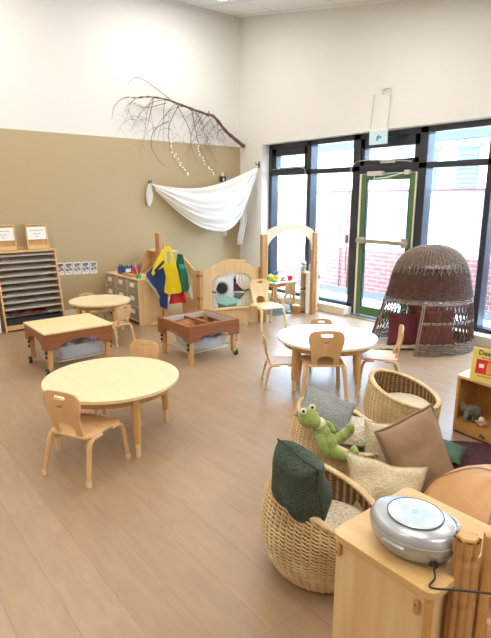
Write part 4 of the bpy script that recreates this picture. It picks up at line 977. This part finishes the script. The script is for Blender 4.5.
tm = lambda x, z: Matrix.Translation((x, -.0012, z)) @ Matrix.Rotation(PI/2, 4, 'X')
text_mesh('Dear', .046, 'title_lettering', 'ink', bo, tm(.035, .180), bold=.0008)
text_mesh('pop up', .018, 'subtitle_lettering', 'brownwood', bo, tm(.075, .16)) if False else None
b = MB()
for k in range(9): b.box(.062+k*.013, .071+k*.013, -.0012, 0, .159, .168 - (k % 3)*.002)
b.build('small_print', 'brownwood', bo)
b = MB()
for k in range(10): b.box(.05+k*.012, .0585+k*.012, -.0012, 0, .035, .043 - (k % 2)*.003)
b.build('author_print', 'brownwood', bo)
el = empty('elephant_plush', (-1.605, 3.325, .095), R(-85), 'small grey plush elephant on the bottom of the curved shelf', 'plush toy')
b = MB(); b.ell((-.02, 0, .065), (.055, .045, .045)); b.ell((.04, 0, .085), (.036, .036, .036))
for (x, y) in ((-.05, -.025), (-.05, .025), (.015, -.028), (.015, .028)): b.tube([(x, y, .06), (x, y, .012)], [.02, .019], 10); b.ell((x, y, .014), (.02, .02, .014))
b.tube(cat_rom([(.065, 0, .08), (.09, 0, .055), (.095, 0, .03), (.105, 0, .018)], 4), [.017]*4+[.014]*4+[.011]*4+[.01], 8)
b.build('body', 'elephant', el, remesh=.004)
for s in (-1, 1):
    MB().ell((.03, s*.045, .092), (.011, .03, .036), Matrix.Rotation(s*.3, 4, 'Z')).build('ear', 'elephant', el, smooth=True)
    MB().ell((.068, s*.019, .1), (.005, .005, .005)).build('eye', 'black', el, smooth=True)
dl = empty('rattle_toy', (-1.505, 3.275, .095), R(-60), 'little pink and cream baby toy beside the plush elephant', 'toy')
MB().ell((0, 0, .055), (.022, .02, .02)).build('head', 'frogpale', dl, smooth=True)
b = MB().ell((0, 0, .025), (.022, .018, .022)); 
for a in (20, 160, 235, 305): b.tube([(0, 0, .025), (.0, .04*math.cos(R(a)), .025+.03*math.sin(R(a))+.008)], [.012, .01], 8)
b.build('body', mat('pinktoy', s2l('D6A08E'), .9, var=(60, s2l('A8605A'), .45, .6)), dl, remesh=.004)
o = MB().prism(circ(.62, 72), .012, lambda u, v, w_: (-1.13+u, 2.70+v, .008+w_)).build('round_rug', 'rugmaroon', bevel=.004); tag(o, 'dark maroon rug on the floor in front of the curved shelf', 'rug')
pillow('green_floor_cushion', mat('sage', s2l('4C6455'), .95, bump=(120, .8, .006)), .20, .22, .09, (-1.50, 2.84, .065), (R(4), R(3), R(20)), 'grey-green cushion lying on the maroon rug behind the taupe cushion', 'cushion', 21)

# ---------------------------------------------------------------- things on the walls
ag = empty('hanging_branch', (XW+.10, 4.4, 2.9), 0, 'bare drooping branch with twigs hung on the wall above the paint line', 'branch')
def wp(y, z, x=.0): return Vector((x, y-4.4, z-2.9))
mainp = cat_rom([wp(5.53, 2.44, .03), wp(5.33, 2.55, .03), wp(5.16, 2.66, .02), wp(4.95, 2.84, .02), wp(4.82, 2.87, .0), wp(4.55, 2.92, .0), wp(4.3, 2.97, .0), wp(4.1, 3.0, .02), wp(3.85, 3.01, .0), wp(3.68, 2.98, -.02), wp(3.52, 2.97, -.02)], 6)
b = MB(); b.tube(mainp, [.030-.026*i/(len(mainp)-1)+.004*math.sin(i*1.7) for i in range(len(mainp))], 8)
for q in (10, 17, 24): b.ell(mainp[q], (.02, .022, .022))
b.tube([mainp[22], mainp[22]+V(0, -.02, .06)], [.012, .006], 6)
b.build('main_limb', 'bark', ag, smooth=True)
rnd.seed(21)
b = MB()
def droop(p, dy, dz, L0, r_, lev):
    pts = [p]; d = V(rnd.uniform(-.02, .03), dy, dz).normalized(); st = L0/9
    for k in range(9):
        d = (d + V(rnd.uniform(-.05, .05), rnd.uniform(-.1, .1), -.24)).normalized(); pts.append(pts[-1]+d*st)
        if lev < 2 and k in (2, 3, 5, 6) and rnd.random() < .75:
            droop(pts[-1], rnd.uniform(-.9, .9), rnd.uniform(-.3, .5), L0*rnd.uniform(.35, .65), r_*.55, lev+1)
    for q in pts: q.x = max(-.07, min(.09, q.x))
    b.tube(cat_rom(pts, 2), [r_*(1-.75*i/18) for i in range(19)], 4)
ends = []
for (y, z, dy, dz, L0) in ((4.45, 2.94, -.6, .1, .95), (4.3, 2.97, -.9, -.3, .8), (4.22, 2.98, -1, .4, .9), (4.7, 2.9, -.4, -.4, .85), (4.6, 2.91, .4, -.3, .7), (4.85, 2.86, -.5, -.2, .6), (4.95, 2.82, -.8, -.1, .5), (5.05, 2.74, -.7, .0, .45), (4.1, 3.0, -.2, -.6, .7), (4.35, 2.96, .5, .1, .75), (3.75, 3.0, -.8, .1, .45), (3.9, 3.01, -.5, -.5, .6), (5.0, 2.8, .2, -.5, .4), (4.75, 2.89, .6, -.1, .5)):
    droop(wp(y, z), dy, dz, L0, .0048, 0)
for P_ in ([(3.52, 2.97), (3.42, 2.93), (3.3, 2.82), (3.24, 2.66)], [(4.2, 3.0), (4.0, 3.1), (3.75, 3.22), (3.6, 3.22), (3.53, 3.13)], [(4.35, 2.98), (4.15, 2.7), (4.12, 2.5), (4.2, 2.2), (4.42, 1.98)], [(4.12, 2.7), (3.92, 2.58), (3.85, 2.35), (3.95, 2.15), (4.05, 2.08)], [(4.55, 2.92), (4.62, 2.6), (4.7, 2.35), (4.85, 2.1), (4.98, 2.0)], [(4.25, 2.96), (4.5, 2.62), (4.55, 2.35), (4.66, 2.1)], [(5.1, 2.68), (5.02, 2.62), (4.98, 2.5)], [(4.75, 2.9), (4.62, 2.7), (4.52, 2.55)], [(4.1, 2.95), (3.75, 2.85), (3.6, 2.9)], [(3.9, 3.0), (3.82, 2.75), (3.78, 2.55)]):
    pts = cat_rom([wp(a, c, rnd.uniform(-.03, .05)) for a, c in P_], 6); b.tube(pts, [0.0065*(1-.7*i/(len(pts)-1)) for i in range(len(pts))], 5)
b.build('twigs', 'twig', ag, smooth=True)
fl = empty('fairy_lights', (XW+.10, 4.4, 2.3), 0, 'two short strings of tiny warm lights hanging from the branch', 'string lights')
for S in ([(4.16, 2.42), (4.2, 2.25), (4.32, 2.1), (4.45, 1.98)], [(4.6, 2.45), (4.68, 2.25), (4.8, 2.1), (4.93, 2.0)]):
    pts = cat_rom([V(.03, a-4.4, c-2.3) for a, c in S], 4); MB().tube(pts, .0018, 4).build('wire', 'white', fl)
    for k, p in enumerate(pts):
        if k % 1 == 0: MB().ell(p+V(.0, rnd.uniform(-.035, .035), rnd.uniform(-.02, .02)), (.0055, .0055, .0055), None, 8, 6).build('bulb', 'bulb', fl, smooth=True)

# swag of white cloth from wall to wall
A_, B_ = V(XW+.06, 3.84, 1.82), V(-6.52, YW-.03, 2.11)
U_ = [(0, 1.82), (.12, 1.78), (.25, 1.755), (.42, 1.76), (.6, 1.82), (.8, 1.95), (1, 2.11)]
Lo_ = [(0, 1.80), (.12, 1.56), (.25, 1.36), (.42, 1.16), (.6, 1.09), (.72, 1.11), (.85, 1.35), (.94, 1.75), (1, 2.09)]
def ip(T, s):
    for (a, c), (d, e) in zip(T, T[1:]):
        if s <= d: q = (s-a)/(d-a); return c+(e-c)*q
    return T[-1][1]
def smooth_ip(T, s): return sum(ip(T, min(1, max(0, s+d))) for d in (-.06, -.03, 0, .03, .06))/5
def swag(u, v):
    p = A_.lerp(B_, u); zu, zl = smooth_ip(U_, u), smooth_ip(Lo_, u)
    if u < .03: zu = 1.82; zl = 1.80
    z = zu+(zl-zu)*v; env = min(1, 6*u)*min(1, 6*(1-u))
    out = .10*env*math.sin(PI*min(1, v*1.0))**.8
    fold = .016*env*(math.sin(v*26+2.5*u)+.6*math.sin(v*47-5*u+1))
    n_ = V(.97, -.23, 0)
    q = p+n_*(out+fold+.02); q.z = z+.5*fold
    q.y = min(q.y, YW-.012) if q.x < -3 else q.y; q.x = max(q.x, XW+.02)
    return q
sw = empty('white_drape', (0, 0, 0), 0, 'white cloth swag hung across the corner between two hooks', 'drape')
MB().grid(90, 60, swag).build('swag', 'sheer', sw, solid=.004, smooth=True)
MB().grid(20, 24, lambda u, v: V(XW+.05+.02*math.sin(u*17+v*3), 3.845-.03-.02*v+(u-.5)*(.035+.09*math.sin(PI*min(1, v*1.1))**.9), 1.83-.32*v-.03*abs(u-.5))).build('tail', 'sheer', sw, solid=.004, smooth=True)
MB().grid(20, 24, lambda u, v: V(-6.75+.03*math.sin(u*15+v*4), 5.40+(u-.5)*(.16-.06*v)+.03*math.sin(v*5), 1.45-.58*v)).build('tail', 'sheer', sw, solid=.004, smooth=True)
for (p, d, lab) in ((V(XW, 3.835, 1.845), V(.07, 0, 0), 'dark metal hook holding the left end of the white drape'), (V(-6.50, YW, 2.14), V(0, -.07, 0), 'dark metal hook by the window holding the right end of the white drape')):
    h = MB(); h.tube([p, p+d, p+d+V(0, 0, .035)], .008, 8)
    if d.x: h.box(p.x, p.x+.006, p.y-.014, p.y+.014, p.z-.04, p.z+.03)
    else: h.box(p.x-.016, p.x+.016, p.y-.006, p.y, p.z-.05, p.z+.05)
    tag(h.build('wall_hook', 'darkmetal', smooth=40), lab, 'hook', 'hooks of the white drape')
sw1 = empty('wall_switch', (XW, 5.22, 1.06), 0, 'white switch plate on the tan wall under the drape', 'switch')
MB().box(0, .008, -.04, .04, -.06, .06, bev=.003).build('plate', 'white', sw1); MB().box(.008, .012, -.014, .014, -.025, .025).build('rocker', 'paper', sw1)
sn = empty('wall_sensor', (XW, 5.17, 1.93), 0, 'small black and white sensor on the tan wall above the drape', 'sensor')
MB().box(0, .05, -.05, .05, -.055, .035, bev=.008).build('housing', 'black', sn); MB().box(.05, .055, -.02, .01, -.04, .01, bev=.002).build('lens', 'white', sn); MB().box(0, .03, -.02, .02, .035, .10, bev=.004).build('antenna', 'white', sn)
# exit sign over the door with its conduit
es = empty('exit_sign', (-4.17, 5.50, 2.36), 0, 'hanging white and pale blue exit sign plate above the green door', 'sign')
MB().box(-.135, .135, -.012, .012, .055, .10, bev=.003).build('mount', 'white', es)
pl = MB().box(-.135, .135, -.008, .008, -.095, .055, bev=.003).build('sign_plate', mat('signplate', s2l('CDE6F0'), .3), es)
MB().prism([(-.03, -.05), (.0, -.05), (.012, -.02), (.05, -.03), (.05, -.005), (.02, .0), (.01, .02), (-.02, .0)], .002, lambda u, v, w_: (u, -.0092+w_, v)).build('running_figure', 'teal', pl)
MB().tube([(-.13, 0, .10), (-.125, .02, .38), (-.12, .03, .50)], .004, 6).build('wire', mat('wiregrey', s2l('B8B4A8'), .5), es)
MB().tube(cat_rom([(.12, 0, .10), (.12, .03, .35), (.12, .03, .50), (.10, .03, .54), (.02, .03, .545), (-.01, .03, .53), (0, .03, .50), (.03, .03, .50), (.035, .03, .52), (.015, .03, .53)], 5), .006, 6).build('cable_loop', 'steel', es, smooth=True)
o = MB().tube(cat_rom([(-1.9+.0, 0, 0), (-1.9, 0, 0)], 1), .001, 3); o.b.free()
